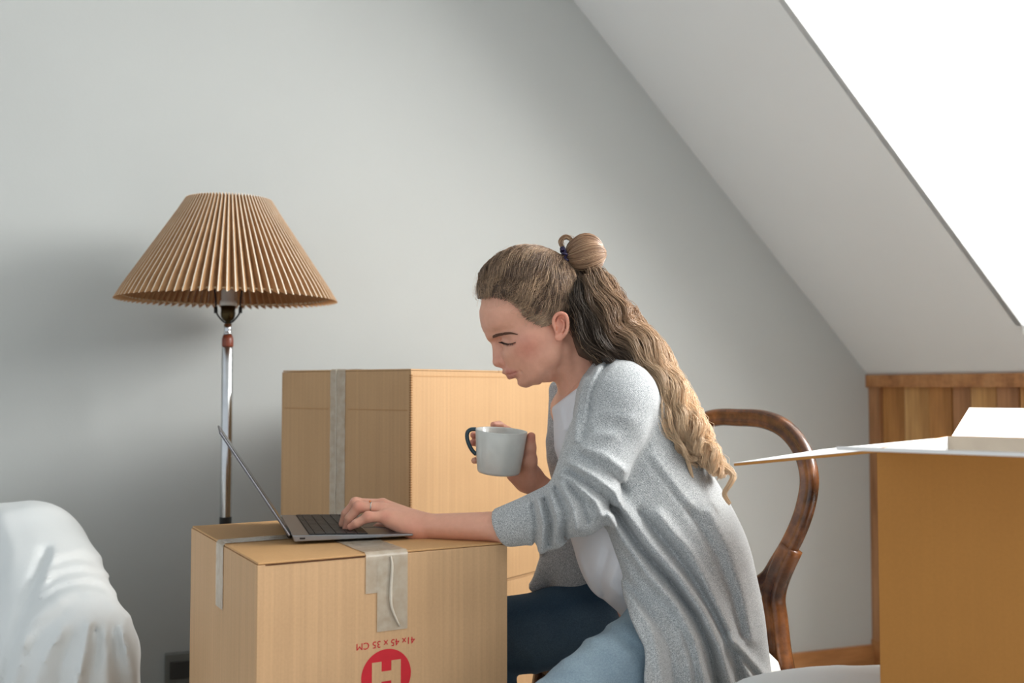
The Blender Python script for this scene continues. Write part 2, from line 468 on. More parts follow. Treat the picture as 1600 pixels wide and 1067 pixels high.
# timber-clad knee wall under the slope: single planks, top rail, corner post
kw = slab('wall_right', [RM(0.03, 0, 0), RM(0.03, 4.6, 0), RM(0.03, 4.6, KH - 0.03), RM(0.03, 0, KH - 0.03)], E1, 0.02, M_oak3)
def kbox(nm, a0, a1, b0, b1, z0, z1, mat, parent=kw, bw=0.0015):
    c = Vector(RM((a0 + a1) / 2, (b0 + b1) / 2, (z0 + z1) / 2))
    bm = bmesh.new(); add_box(bm, (-(a1 - a0) / 2, -(b1 - b0) / 2, -(z1 - z0) / 2), ((a1 - a0) / 2, (b1 - b0) / 2, (z1 - z0) / 2))
    bmesh.ops.recalc_face_normals(bm, faces=bm.faces)
    o = bm_obj(nm, bm, mat, parent); o.location = c; o.rotation_euler = (0, 0, TH); bevel(o, bw); return o
kbox('corner_post', 0.0, 0.03, 0.0, 0.055, 0.0, KH - 0.035, M_oak3)
b = 0.058; k = 0
mats = [M_oak, M_oak2, M_oak, M_oak3, M_oak2, M_oak3, M_oak]
widths = [0.105, 0.112, 0.096, 0.075, 0.10, 0.082, 0.11, 0.094]
while b < 3.4:
    w = widths[k % 8]
    kbox('plank', 0.012 - 0.002 * (k % 3), 0.03, b, b + w - 0.004, 0.09, KH - 0.035, mats[k % 7]); b += w; k += 1
kbox('top_rail', -0.012, 0.03, 0.0, 4.5, KH - 0.042, KH, M_oakrail)
kbox('foot_rail', -0.004, 0.03, 0.0, 4.5, 0.0, 0.088, M_oakrail)
bb = kbox('baseboard_back', -4.5, 0.0, 0.0, 0.014, 0.0, 0.070, M_oakrail, None); bb['kind'] = 'structure'

# wall socket low on the back wall
so = empty('wall_socket', RM(-2.275, 0.0, 0.17), TH, 'small grey socket low on the back wall, left of the cardboard boxes', 'socket')
M_sock = m_plain('grey_plastic', srgb(120, 122, 118), 0.5)
o = boxpart('cover_plate', (-0.03, -0.022, 0.0), (0.045, 0.0, 0.085), M_sock, so, 0.003)
o = boxpart('insert', (-0.018, -0.026, 0.02), (0.033, -0.02, 0.065), m_plain('dark_plastic', srgb(60, 60, 58), 0.5), so, 0.002)

# ================================================================ BOXES
def carton(name, label, corner, ang, L, W, z0, z1, mat=None, group=None, flapseam='x', topmat=None, crease=None):
    """closed shipping box; corner = nearest vertical edge, x axis along the front face, y axis away from the camera"""
    mat = mat or M_card
    e = empty(name, (corner[0], corner[1], z0), ang, label, 'box', group or 'stacked closed cardboard boxes')
    H = z1 - z0; T = 0.004
    for nm, lo, hi in (('front_panel', (0, 0, 0), (L, T, H - T)), ('back_panel', (0, W - T, 0), (L, W, H - T)),
                       ('side_panel', (0, T, 0), (T, W - T, H - T)), ('side_panel', (L - T, T, 0), (L, W - T, H - T))):
        boxpart(nm, lo, hi, mat, e, 0.0012)
    boxpart('bottom', (T, T, 0.0), (L - T, W - T, T), mat, e)
    if flapseam == 'x':
        boxpart('flap', (0.0015, 0.0015, H - T + .0006), (L - .0015, W / 2 - .001, H), topmat or mat, e, 0.001)
        boxpart('flap', (0.0015, W / 2 + .001, H - T + .0006), (L - .0015, W - .0015, H), topmat or mat, e, 0.001)
    else:
        boxpart('flap', (0.0015, 0.0015, H - T + .0006), (L / 2 - .001, W - .0015, H), topmat or mat, e, 0.001)
        boxpart('flap', (L / 2 + .001, 0.0015, H - T + .0006), (L - .0015, W - .0015, H), topmat or mat, e, 0.001)
    return e
def tape_strip(parent, name, pts, w, axis, ripple=0.0006, off=0.0009, mat=None, seed=0):
    """ribbon through pts (local), width along axis, with small ripples; pts carry outward normals"""
    r = np.random.default_rng(seed); axis = Vector(axis); vs = []; fs = []
    rows = []
    for (a, na), (b2, nb2) in zip(pts, pts[1:]):
        a = Vector(a); b2 = Vector(b2); n = max(2, int((b2 - a).length / 0.008))
        for i in range(n): rows.append((a.lerp(b2, i / n), Vector(na).lerp(Vector(nb2), i / n).normalized()))
    rows.append((Vector(pts[-1][0]), Vector(pts[-1][1])))
    m = 7
    for j, (p, nn) in enumerate(rows):
        jag = (r.random() - .5) * 0.003 if j in (0, len(rows) - 1) else 0
        for i in range(m):
            s = (i / (m - 1) - .5) * w
            vs.append(p + axis * s + nn * (off + ripple * (r.random())))
    for j in range(len(rows) - 1):
        for i in range(m - 1): fs.append((j * m + i, j * m + i + 1, (j + 1) * m + i + 1, (j + 1) * m + i))
    return mesh_obj(name, vs, fs, mat or M_tape, parent, True)

CB = Vector((-0.3659, 1.4833)); ANG = math.atan2(.2348, .4228)
XB = 0.41; YB = 0.447; TB = 0.70
top_box = carton('cardboard_box', 'sealed cardboard box under the laptop, red emblem printed upside down on its front', CB, ANG, XB, YB, 0.352, TB, topmat=M_card_top)
H = TB - .352
X, Z = (1, 0, 0), (0, 0, 1)
N_F = (0, -1, 0); N_T = (0, 0, 1); N_L = (-1, 0, 0)
# tape over the top from the left panel and over the front
tape_strip(top_box, 'tape', [((0, YB * .5, H - .105), N_L), ((0, YB * .5, H - .003), N_L), ((0.003, YB * .5, H), N_T), ((XB - .003, YB * .5, H), N_T), ((XB, YB * .5, H - .003), X), ((XB, YB * .5, H - .10), X)], 0.048, (0, 1, 0), seed=1)
tape_strip(top_box, 'tape', [((.2085, 0, H - .119), N_F), ((.2085, 0, H - .003), N_F), ((.2085, 0.003, H), N_T), ((.2085, YB - .003, H), N_T)], 0.050, X, seed=2, off=0.0012)
tape_strip(top_box, 'tape', [((.190, 0, H - .060), N_F), ((.190, 0, H - .003), N_F), ((.190, 0.003, H), N_T), ((.190, 0.16, H), N_T)], 0.050, X, seed=3)
# the raised crease in the tape
bm = bmesh.new()
cr = spline([(.205, -.0022, H - .006), (.207, -.003, H - .022), (.205, -.003, H - .06), (.207, -.003, H - .085), (.220, -.0025, H - .114)], 6)
add_tube(bm, cr, [.0012 + .0014 * math.sin(PI * i / (len(cr) - 1)) for i in range(len(cr))], 6)
bm_obj('tape_crease', bm, m_plain('tape_white', srgb(214, 204, 188), 0.3), top_box, True)
# dark gap under the front flap edge
boxpart('flap_gap', (0.012, -.0006, H - .0052), (.164, .004, H - .0038), m_plain('gap_brown', srgb(96, 60, 32), 0.9), top_box)
# printed text and emblem
def text_part(s, size, loc, parent, mat, rx, rz, sx=1.0, name='printed_text', spacing=1.0):
    cu = bpy.data.curves.new('txt', 'FONT'); cu.body = s; cu.size = size; cu.align_x = 'CENTER'; cu.align_y = 'CENTER'
    cu.space_character = spacing; cu.extrude = 0.00015; cu.resolution_u = 3
    tmp = bpy.data.objects.new('txt', cu); C.objects.link(tmp)
    dg = bpy.context.evaluated_depsgraph_get(); me = bpy.data.meshes.new_from_object(tmp.evaluated_get(dg))
    bpy.data.objects.remove(tmp); me.materials.clear(); me.materials.append(mat)
    o = bpy.data.objects.new(name, me); link(o, parent); o.location = loc; o.rotation_euler = (PI / 2, rz, 0); o.scale = (sx, 1, 1); return o
LX = 0.1995
text_part('41x 45 x 35 CM', 0.0146, (LX - .001, -.0004, H - .1375), top_box, M_red, 0, PI, 1.0)
RC = 0.0405; HC = H - .1465 - RC
vs = []; fs = []; n = 72
for i in range(n): vs.append((LX + RC * math.cos(2 * PI * i / n), -.0004, HC + RC * math.sin(2 * PI * i / n)))
emb = mesh_obj('emblem', vs, [tuple(range(n))], M_red, top_box)
hw, hh, st = .0235, .0225, .0155
for lo, hi in (((LX - hw, -.0008, HC - hh), (LX - hw + st, -.0005, HC + hh)), ((LX + hw - st, -.0008, HC - hh), (LX + hw, -.0005, HC + hh)), ((LX - hw + st, -.0008, HC - .0075), (LX + hw - st, -.0005, HC + .0075))):
    boxpart('emblem_letter', lo, hi, M_card, emb)
carton('cardboard_box', 'lower cardboard box that carries the box with the laptop, mostly below the picture edge', CB + Vector((.004, .003)), ANG, XB - .006, YB - .004, 0.0, 0.350)

# the pair of tall boxes behind
KB = Vector((-.212, 2.15)); ANG2 = math.radians(54)
bk_top = carton('cardboard_box', 'large taped cardboard box behind the laptop, its top level with the woman\'s chin', KB, ANG2, 0.62, 0.40, 0.502, 0.990, mat=M_card_back, flapseam='y')
HB = .488
tape_strip(bk_top, 'tape', [((0, .215, .01), N_L), ((0, .215, HB - .003), N_L), ((0.003, .215, HB), N_T), ((.617, .215, HB), N_T)], .047, (0, 1, 0), seed=5, ripple=0.0012)
bm = bmesh.new(); add_tube(bm, [(-.002, .219 + .001 * math.sin(i), HB * (1 - i / 24)) for i in range(24)], .0012, 5)
bm_obj('tape_crease', bm, m_plain('tape_pale', srgb(206, 198, 182), 0.3), bk_top, True)
for z in (HB - .088,):
    boxpart('fold_line', (-.0006, .01, z), (.002, .185, z + .0016), M_edge, bk_top); boxpart('fold_line', (-.0006, .245, z), (.002, .39, z + .0016), M_edge, bk_top)
boxpart('fold_line', (.002, -.0006, HB - .016), (.618, .002, HB - .0145), M_edge, bk_top)
# crimped corrugated edge along the near corner
bm = bmesh.new()
for i in range(90):
    z = 0.01 + i * (HB - .02) / 90; add_box(bm, (-.0022, -.0022, z), (.0026, .0020, z + .0030))
e_ = bm_obj('corrugated_edge', bm, m_plain('edge_brown', srgb(150, 108, 64), .8), bk_top); e_['kind'] = 'stuff'
carton('cardboard_box', 'cardboard box under the large taped box, seen only between the sleeve and the knee', KB + Vector((.002, .004)), ANG2, 0.615, 0.395, 0.0, 0.500, mat=M_card_back, flapseam='y')

# open box, white inside, right foreground
TG = math.radians(-34.9); OBX = Vector((.4795, 1.352))
ob = empty('open_cardboard_box', (OBX.x, OBX.y, 0.532), TG, 'open brown cardboard box lined white, flaps spread, at the right edge', 'box')
L, W, Hh, T = .46, .40, .340, .005
def lined(nm, lo, hi, inner, parent=ob, mat=None, lin=None):
    """panel, brown outside with a white sheet on the inner side"""
    o = boxpart(nm, lo, hi, mat or M_card_deep, parent, 0.001)
    bpy_lo, bpy_hi = list(lo), list(hi); ax, s = inner
    if s > 0: bpy_lo[ax] = hi[ax]; bpy_hi[ax] = hi[ax] + .0006
    else: bpy_hi[ax] = lo[ax]; bpy_lo[ax] = lo[ax] - .0006
    boxpart('white_lining', bpy_lo, bpy_hi, lin or M_cardwhite, o); return o
lined('front_panel', (0, 0, 0), (L, T, Hh), (1, 1)); lined('back_panel', (0, W - T, 0), (L, W, Hh), (1, -1), lin=m_plain('grey_brown_sheet', srgb(168, 156, 140), .7))  # back panel's inner sheet is grey-brown instead of white
lined('side_panel', (0, T, 0), (T, W - T, Hh), (0, 1)); lined('side_panel', (L - T, T, 0), (L, W - T, Hh), (0, -1))
lined('bottom', (T, T, 0), (L - T, W - T, T), (2, 1))
def flap(loc, rot, lo, hi, nm='flap', mat=None):
    o = lined(nm, lo, hi, (2, 1), mat=mat); o.location = loc; o.rotation_euler = rot; return o
flap((0, 0, Hh), (math.radians(-3.5), 0, 0), (-.0, -.17, -.004), (L, 0, 0), mat=M_cardwhite)                              # towards the camera
flap((0, W, Hh), (math.radians(17), 0, 0), (.01, 0, -.004), (L, .15, 0))             # away, tilted up
flap((0, 0.004, Hh - .002), (0, math.radians(-7.5), 0), (-.203, 0, -.004), (0, W, 0))                      # to the left
flap((L, 0, Hh), (0, math.radians(75), 0), (0, 0, -.004), (.16, W, 0))

# ================================================================ LAPTOP
M_alu = m_plain('aluminium', srgb(150, 152, 156), 0.32, 0.9, 0.5, 0.03)
M_aludark = m_plain('dark_aluminium', srgb(112, 112, 118), 0.35, 0.85, 0.5, 0.03)
M_key = m_plain('black_keys', srgb(34, 34, 35), 0.45)
M_black = m_plain('black', srgb(14, 14, 16), 0.35)
t = NT('screen'); t.setc(srgb(20, 22, 26)); M_screen = t.done(0.1, 0, 0.6)
hp = P(456, 850, 1.0); 
LA = math.radians(16.5); HN = Vector((-.3518, 1.6489))
lap = empty('laptop', (HN.x, HN.y, TB + 0.0028), LA, 'thin open grey laptop with black keys on the cardboard box', 'laptop')
D, WD = .1965, .272
bm = bmesh.new()   # wedge base: thin at the front
add_hex(bm, [(0.004, 0, 0.002), (D, 0, 0.0035), (D, WD, 0.0035), (0.004, WD, 0.002), (0, 0, .0125), (D, 0, .0068), (D, WD, .0068), (0, WD, .0125)])
bmesh.ops.recalc_face_normals(bm, faces=bm.faces); o = bm_obj('base', bm, M_alu, lap); bevel(o, .0012)
def ktop(x): return .0125 - (.0125 - .0068) * x / D
boxpart('foot', (.02, .02, 0), (.028, .028, .003), M_black, lap); boxpart('foot', (.02, WD - .028, 0), (.028, WD - .02, .003), M_black, lap)
boxpart('foot', (D - .03, .02, 0), (D - .022, .028, .0037), M_black, lap); boxpart('foot', (D - .03, WD - .028, 0), (D - .022, WD - .02, .0037), M_black, lap)
boxpart('port', (.012, -.0005, .0055), (.021, .002, .0085), M_black, lap, .0008)
tilt = -math.atan2(.0057, D)
kb = empty('keyboard', (0, 0, 0)); bpy.data.objects.remove(kb)
well = boxpart('key_well', (.027, .006, .0001), (.123, WD - .006, .0003), M_black, lap); well.location = (0, 0, .0125); well.rotation_euler = (0, math.radians(1.66), 0)
kd = bpy.data.meshes.new('key'); bm = bmesh.new(); kwid = (WD - .012) / 14 - .0014
add_box(bm, (0, 0, 0), (.0158, kwid, .0012)); bmesh.ops.recalc_face_normals(bm, faces=bm.faces); bm.to_mesh(kd); bm.free(); kd.materials.append(M_key)
for r_ in range(6):
    for c_ in range(14):
        if r_ == 5 and 4 <= c_ <= 8:
            if c_ != 4: continue
        o = bpy.data.objects.new('key', kd); C.objects.link(o); o.parent = well
        h_ = 0.5 if r_ == 0 else 1.0
        x_ = .0285 + (0 if r_ == 0 else .0092 + (r_ - 1) * .0172)
        o.location = (x_, .0068 + c_ * (WD - .0122) / 14, .0003); o.scale = (h_, 5.28 if (r_ == 5 and c_ == 4) else 1, 1)
o = boxpart('trackpad', (.127, WD / 2 - .055, .0001), (.191, WD / 2 + .055, .0004), M_aludark, lap); o.location = (0, 0, .0125); o.rotation_euler = (0, math.radians(1.66), 0)
bm = bmesh.new(); add_tube(bm, [(-.001, .028, .0085), (-.001, WD - .028, .0085)], .0046, 12); bm_obj('hinge', bm, M_black, lap, True)
lid = boxpart('screen_lid', (-.200, 0, -.0038), (0, WD, 0), M_aludark, lap, .0015)
lid.location = (-.002, 0, .0125); lid.rotation_euler = (0, math.radians(56.8), 0)
boxpart('display', (-.194, .006, .0001), (-.010, WD - .006, .0006), M_screen, lid)

# ================================================================ FLOOR LAMP
LP = P(355, 600, 2.47)
lamp = empty('floor_lamp', (LP[0], LP[1], 0), 0, 'floor lamp with pleated tan shade on a chrome pole, unlit', 'lamp')
M_chrome = m_plain('chrome', srgb(200, 202, 204), 0.16, 1.0)
M_brass = m_plain('dark_brass', srgb(70, 58, 34), 0.3, 0.9)
M_blackm = m_plain('black_metal', srgb(26, 26, 26), 0.4, 0.3)
def lz(y): return EYE + (603 - y) / FPX * LP[1] * 1.0
bm = bmesh.new(); add_lathe(bm, [(.012, lz(815)), (.0135, lz(812)), (.0135, lz(543)), (.012, lz(541.5))], 24, close=True); bm_obj('pole', bm, M_chrome, lamp, True)
bm = bmesh.new(); add_lathe(bm, [(.0145, .03), (.0145, lz(806))], 24, close=True); bm_obj('lower_pole', bm, M_blackm, lamp, True)
bm = bmesh.new(); add_lathe(bm, [(.0, 0), (.14, 0), (.14, .012), (.13, .02), (.05, .028), (.02, .04), (.0, .04)], 40); bm_obj('base', bm, M_blackm, lamp, True)
bm = bmesh.new(); add_lathe(bm, [(.0132, lz(541.5)), (.0138, lz(540)), (.0135, lz(529)), (.0108, lz(523.5)), (.009, lz(523))], 24, close=True); bm_obj('collar', bm, m_plain('red_brown_wood', srgb(128, 62, 42), .35), lamp, True)
bm = bmesh.new(); add_lathe(bm, [(.0098, lz(523)), (.0102, lz(520)), (.0085, lz(518)), (.0092, lz(516)), (.0092, lz(506)), (.004, lz(504))], 24, close=True); bm_obj('neck', bm, M_chrome, lamp, True)
bm = bmesh.new(); add_lathe(bm, [(.004, lz(506)), (.0045, lz(503)), (.012, lz(500)), (.0165, lz(495)), (.0175, lz(489)), (.0165, lz(486)), (.0175, lz(478)), (.015, lz(477))], 24, close=True); bm_obj('socket_cap', bm, M_brass, lamp, True)
bm = bmesh.new(); add_lathe(bm, [(.015, lz(478)), (.0195, lz(477)), (.0195, lz(470)), (.0165, lz(468.5)), (.0165, lz(455)), (.013, lz(452)), (.012, lz(440))], 24, close=True); bm_obj('bulb_holder', bm, m_plain('white_ceramic', srgb(205, 200, 192), .3), lamp, True)
bm = bmesh.new(); add_lathe(bm, [(.012, lz(441)), (.016, lz(434)), (.029, lz(418)), (.031, lz(404)), (.024, lz(390)), (.0, lz(385))], 24)
bm_obj('bulb', bm, m_plain('frosted_glass', srgb(225, 225, 220), .2), lamp, True)
bm = bmesh.new()
for s in (-1, 1):
    hp_ = [(s * .004, 0, lz(504)), (s * .012, 0, lz(502)), (s * .024, 0, lz(493)), (s * .029, 0, lz(486)), (s * .0295, 0, lz(478)), (s * .031, 0, lz(462)), (s * .040, 0, lz(430)), (s * .045, 0, lz(390)), (s * .038, 0, lz(345)), (s * .012, 0, lz(316)), (0, 0, lz(313))]
    add_tube(bm, spline(hp_, 4), .0021, 6)
    add_tube(bm, [(s * .0296, 0, lz(489)), (s * .0298, 0, lz(479))], .0045, 8)
bm_obj('harp', bm, M_blackm, lamp, True)
# pleated shade: one folded sheet
NPL = 86; zt_, zb_ = lz(312.5), lz(467.5); rt, rb = .098, .2485
t = NT('shade_paper'); v = t.coord('Object'); f = t.noise(v, 40, 4)
t.setc(t.ramp(f, [(0.3, srgb(186, 146, 104)), (0.7, srgb(204, 164, 120))]))
t.b.inputs['Transmission Weight'].default_value = 0
tl = t.n('ShaderNodeBsdfTranslucent'); tl.inputs[0].default_value = srgb(215, 150, 80); mx = t.n('ShaderNodeMixShader'); mx.inputs[0].default_value = 0.30
t.l(t.b.outputs[0], mx.inputs[1]); t.l(tl.outputs[0], mx.inputs[2]); t.l(mx.outputs[0], t.out.inputs[0]); M_shade = t.done(0.75, 0, 0.2)
M_fold = m_plain('shade_fold_edge', srgb(240, 226, 204), .6)
vs = []; fs = []; fm = []; rows = 9; cols = NPL * 4
for j in range(rows):
    s = j / (rows - 1); z = zt_ + (zb_ - zt_) * s; r0 = rt + (rb - rt) * s
    amp = .0035 + .0085 * s
    for i in range(cols):
        k = i % 4
        a = 2 * PI * (i // 4 + (0, .10, .62, .72)[k]) / NPL
        rr = r0 + (amp if k in (0, 1) else -amp) * (1 if k in (0, 1) else 1)
        dz = (-.004 if k in (0, 1) else .004) * (1 if j in (0, rows - 1) else 0) * (1 if j else -.6)
        vs.append((rr * math.cos(a), rr * math.sin(a), z + dz))
for j in range(rows - 1):
    for i in range(cols):
        a = j * cols + i; b_ = j * cols + (i + 1) % cols
        fs.append((a, b_, b_ + cols, a + cols)); fm.append(1 if i % 4 == 0 else 0)
shade = mesh_obj('lamp_shade', vs, fs, None, lamp, False, [M_shade, M_fold], fm)
so_ = shade.modifiers.new('solid', 'SOLIDIFY'); so_.thickness = .0008
bm = bmesh.new(); add_tube(bm, [(rb * .965 * math.cos(a), rb * .965 * math.sin(a), zb_ + .006) for a in np.linspace(0, 2 * PI, 73)], .0022, 6); bm_obj('rim_ring', bm, m_plain('cream_ring', srgb(210, 186, 150), .5), shade, True)
bm = bmesh.new(); add_tube(bm, [(rt * .93 * math.cos(a), rt * .93 * math.sin(a), zt_ - .006) for a in np.linspace(0, 2 * PI, 49)], .002, 6)
for k in range(3): add_tube(bm, [(0, 0, zt_ - .006), (rt * .93 * math.cos(k * 2.09 + .5), rt * .93 * math.sin(k * 2.09 + .5), zt_ - .006)], .0016, 6)
bm_obj('spider_ring', bm, M_blackm, shade, True)

# ================================================================ BALLOON-BACK CHAIR
t = NT('mahogany'); v = t.coord('Object', (7, 7, 7)); f = t.noise(v, 1.5, 6, .65); g = t.noise(v, 5, 4)
c1 = t.ramp(f, [(0.36, srgb(52, 34, 26)), (0.52, srgb(104, 64, 38)), (0.66, srgb(148, 92, 50))])
c2 = t.ramp(g, [(0.35, (.75, .72, .70, 1)), (0.6, (1, 1, 1, 1))])
t.setc(t.mix(c1, c2, 1.0, 'MULTIPLY')); M_mahog = t.done(0.22, 0, 0.6, t.bump(g, .06, .002))
SB = np.array([0.5, -0.866, 0.0]); SF = np.array([-0.866, -0.5, 0.0]); SU = np.array([0.0, 0.0, 1.0])   # chair axes: along the back, forward, up
S0 = np.array([0.3995, 2.045, 0.0])                       # middle of the back at floor level
def CH(s, f_, z): return Vector(S0 + SB * s + SF * f_ + SU * z)
ch = empty('dining_chair', tuple(S0), 0, 'antique dark wood chair with open balloon back and white seat under the woman', 'chair')
def chl(s, f_, z): return CH(s, f_, z) - Vector(S0)
def rail(name, pts, wid, dep, parent=ch, n=10):
    """moulded bar: cross-section wide in the back plane (wid), deep (dep), rounded with a raised bead"""
    bm = bmesh.new(); rings = []; pts = [Vector(p) for p in pts]; fr = Vector(SF)
    for i, p in enumerate(pts):
        tdir = (pts[min(i + 1, len(pts) - 1)] - pts[max(i - 1, 0)]).normalized(); sd = tdir.cross(fr).normalized(); fw = sd.cross(tdir).normalized()
        if fw.dot(fr) < 0: fw = -fw
        w = wid(i / (len(pts) - 1)) if callable(wid) else wid
        ring = []
        for a, b_ in ((-1, -.55), (-1, .35), (-.82, .8), (-.5, .95), (-.30, .70), (.30, .70), (.5, .95), (.82, .8), (1, .35), (1, -.55), (.75, -1), (-.75, -1)):
            ring.append(bm.verts.new(p + sd * (a * w / 2) + fw * (b_ * dep / 2)))
        rings.append(ring)
    m = 12
    for a, b_ in zip(rings, rings[1:]):
        for i in range(m): bm.faces.new((a[i], a[(i + 1) % m], b_[(i + 1) % m], b_[i]))
    bm.faces.new(rings[0][::-1]); bm.faces.new(rings[-1]); bmesh.ops.recalc_face_normals(bm, faces=bm.faces)
    o = bm_obj(name, bm, M_mahog, parent, True); return o
def lean(z): return -max(0, z - .45) * .16 - .026 * max(0, min(1, (.58 - z) / .18))
def loop(s, z): return chl(s, lean(z), z)
half = [(0.0, .901), (.07, .899), (.13, .882), (.178, .845), (.203, .795), (.200, .74), (.180, .685), (.150, .635), (.125, .60), (.08, .575), (.04, .568), (0, .566)]
half = [(s_, z_ - .011) for s_, z_ in half][::-1]
lp_ = [loop(s, z) for s, z in half] + [loop(-s, z) for s, z in half[::-1][1:-1]] + [loop(*half[0])]
lp_ = spline([tuple(p) for p in lp_], 6)
rail('back_loop', lp_, .035, .024)
for s in (1, -1):
    st_ = [loop(s * x, z) for x, z in ((.176, .655), (.152, .600), (.142, .56), (.148, .52), (.156, .47), (.162, .44), (.166, .40))]
    rail('back_post', spline([tuple(p) for p in st_], 6), .040, .034)
    bm = bmesh.new(); add_tube(bm, spline([tuple(chl(s * .188, 0, .43)), tuple(chl(s * .186, -.01, .22)), tuple(chl(s * .17, -.06, 0))], 6), [.020 - .006 * i / 12 for i in range(13)], 8); bm_obj('leg', bm, M_mahog, ch, True)
    bm = bmesh.new(); add_tube(bm, spline([tuple(chl(s * .175, .28, .42)), tuple(chl(s * .18, .295, .30)), tuple(chl(s * .175, .28, .1)), tuple(chl(s * .175, .285, 0))], 6), [.022 - .009 * i / 18 for i in range(19)], 8); bm_obj('leg', bm, M_mahog, ch, True)
bm = bmesh.new()
pl = [(-.178, -.01), (.178, -.01), (.195, .30), (-.195, .30)]
add_hex(bm, [tuple(chl(s, f_, .385)) for s, f_ in pl] + [tuple(chl(s, f_, .432)) for s, f_ in pl]); bmesh.ops.recalc_face_normals(bm, faces=bm.faces)
bevel(bm_obj('seat_frame', bm, M_mahog, ch), .006)
bm = bmesh.new(); NS = 24; rings = []
for lv, (ins, z) in enumerate(((.0, .430), (-.004, .442), (.0, .458), (.016, .476), (.06, .490), (.12, .494))):
    ring = []
    for i in range(NS * 4):
        u = i / (NS * 4) * 2 * PI; cx, sy = math.cos(u), math.sin(u)
        e = 0.5; a_ = abs(cx) ** e * (1 if cx > 0 else -1); b_ = abs(sy) ** e * (1 if sy > 0 else -1)
        f_ = .145 + b_ * (.150 - ins); wd = .228 + (.232 - .228) * f_ / .30
        ring.append(bm.verts.new(chl(a_ * (wd - ins), f_, z)))
    rings.append(ring)
for a, b_ in zip(rings, rings[1:]):
    for i in range(NS * 4): bm.faces.new((a[i], a[(i + 1) % (NS * 4)], b_[(i + 1) % (NS * 4)], b_[i]))
bm.faces.new(rings[-1]); bm.faces.new(rings[0][::-1]); bmesh.ops.recalc_face_normals(bm, faces=bm.faces)
bm_obj('seat_cushion', bm, m_plain('cream_upholstery', srgb(226, 228, 224), .8, nscale=200), ch, True)

# ================================================================ SHEET-COVERED FURNITURE
def ridge(pts, amp, w):
    """raised fold along a polyline given in picture coordinates, kept as real relief of the solid"""
    return (pts, amp, w)
def ridges(lst):
    def f(p, d):
        x, y = project(p)
        for pts, amp, w in lst:
            if pts[-1][1] > 1035:
                (ax_, ay_), (bx_, by_) = pts[-2], pts[-1]; k_ = (1230 - by_) / max(by_ - ay_, 5); pts = list(pts) + [(bx_ + (bx_ - ax_) * k_, 1230)]
            d = d - F(amp) * np.exp(-(polydist(x, y, pts) / w) ** 2)
        return d
    return f
S = Solid()
RE = np.array([[E1[0], E1[1], 0], [E2[0], E2[1], 0], [0, 0, 1.0]]); bA = P(38, 856, 2.30); bB = bA - np.array(E1) * .62
S.u(s_fcone(bA, bB, .100, .100, tuple(E2), .8))                                       # back rest
S.u(s_box((bA + bB) / 2 - np.array([0, 0, .20]), (.38, .08, .22), RE, .06), .03)
S.u(s_cone(P(52, 876, 2.24), P(112, 1020, 1.96), .120, .112), .05)                     # arm
S.u(s_box(P(112, 1140, 2.00), (.104, .10, .17), np.eye(3), .05), .07)
S.u(s_box(P(60, 1110, 2.15), (.12, .20, .20), np.eye(3), .06), .05)
S.u(s_box(P(-160, 1130, 2.12), (.42, .22, .12), np.eye(3), .06), .04)
AR = [([(88, 868), (125, 856), (162, 872)], .008, 6), ([(80, 884), (120, 872), (168, 890)], -.007, 4), ([(68, 903), (108, 882), (150, 884), (178, 905)], .009, 6), ([(62, 918), (104, 893), (150, 893), (182, 915)], -.008, 4), ([(58, 934), (100, 906), (150, 902), (186, 930)], .009, 5),
      ([(48, 950), (90, 920), (130, 910), (170, 920), (196, 950)], -.009, 4), ([(42, 972), (80, 938), (120, 921), (165, 929), (198, 965)], .013, 7), ([(28, 1015), (58, 968), (95, 942)], .010, 7), ([(36, 1030), (66, 985), (100, 958)], -.008, 5),
      ([(72, 862), (64, 885), (55, 905), (40, 945), (26, 990), (12, 1055)], -.015, 8), ([(84, 862), (74, 896), (60, 920)], .010, 6),
      ([(140, 972), (136, 1005), (122, 1067)], .017, 5), ([(149, 985), (150, 1020), (138, 1070)], -.015, 7), ([(98, 985), (76, 1025), (58, 1070)], .015, 7), ([(88, 1010), (70, 1045), (62, 1070)], -.010, 5),
      ([(190, 985), (200, 1020), (212, 1067)], .014, 6), ([(112, 992), (98, 1030), (92, 1070)], -.013, 7), ([(178, 985), (182, 1020), (184, 1067)], -.013, 7), ([(166, 985), (168, 1067)], .009, 6), ([(40, 1000), (20, 1067)], .012, 8), ([(0, 800), (20, 860), (10, 920)], .006, 12)]
S.d(ridges([(p_, a_ * (.7 if k_ < 9 else 1), w_ * 1.15) for k_, (p_, a_, w_) in enumerate(AR)]))
def wob(p, d): return d + F(.0035) * (np.sin(p[:, 0] * 21 + 3 * np.sin(p[:, 2] * 13)) * np.cos(p[:, 1] * 17 + p[:, 2] * 9))
S.d(wob)
arm = sdf_obj('covered_armchair', [(S, (-1.75, 1.80, .06), (-.58, 2.60, .80), .0078)], M_sheet, sm=2)
tag(arm, 'armchair hidden under a rumpled white dust sheet at the lower left', 'armchair')
S = Solid()
R2 = np.array([[.947, .321, 0], [-.321, .947, 0], [0, 0, 1.0]])
S.u(s_box((.961, 1.331, .266), (.56, .40, .266), R2, .03))
S.d(ridges([([(1180, 1063), (1230, 1056), (1300, 1052)], .004, 5), ([(1250, 1067), (1310, 1056), (1370, 1049)], -.004, 4)]))
S.d(wob)
bed = sdf_obj('covered_bench', [(S, (.15, .55, .0), (1.75, 1.95, .56), .014)], M_sheet, sm=2)
tag(bed, 'low bench under a white sheet at the bottom right, carrying the open box', 'bench')
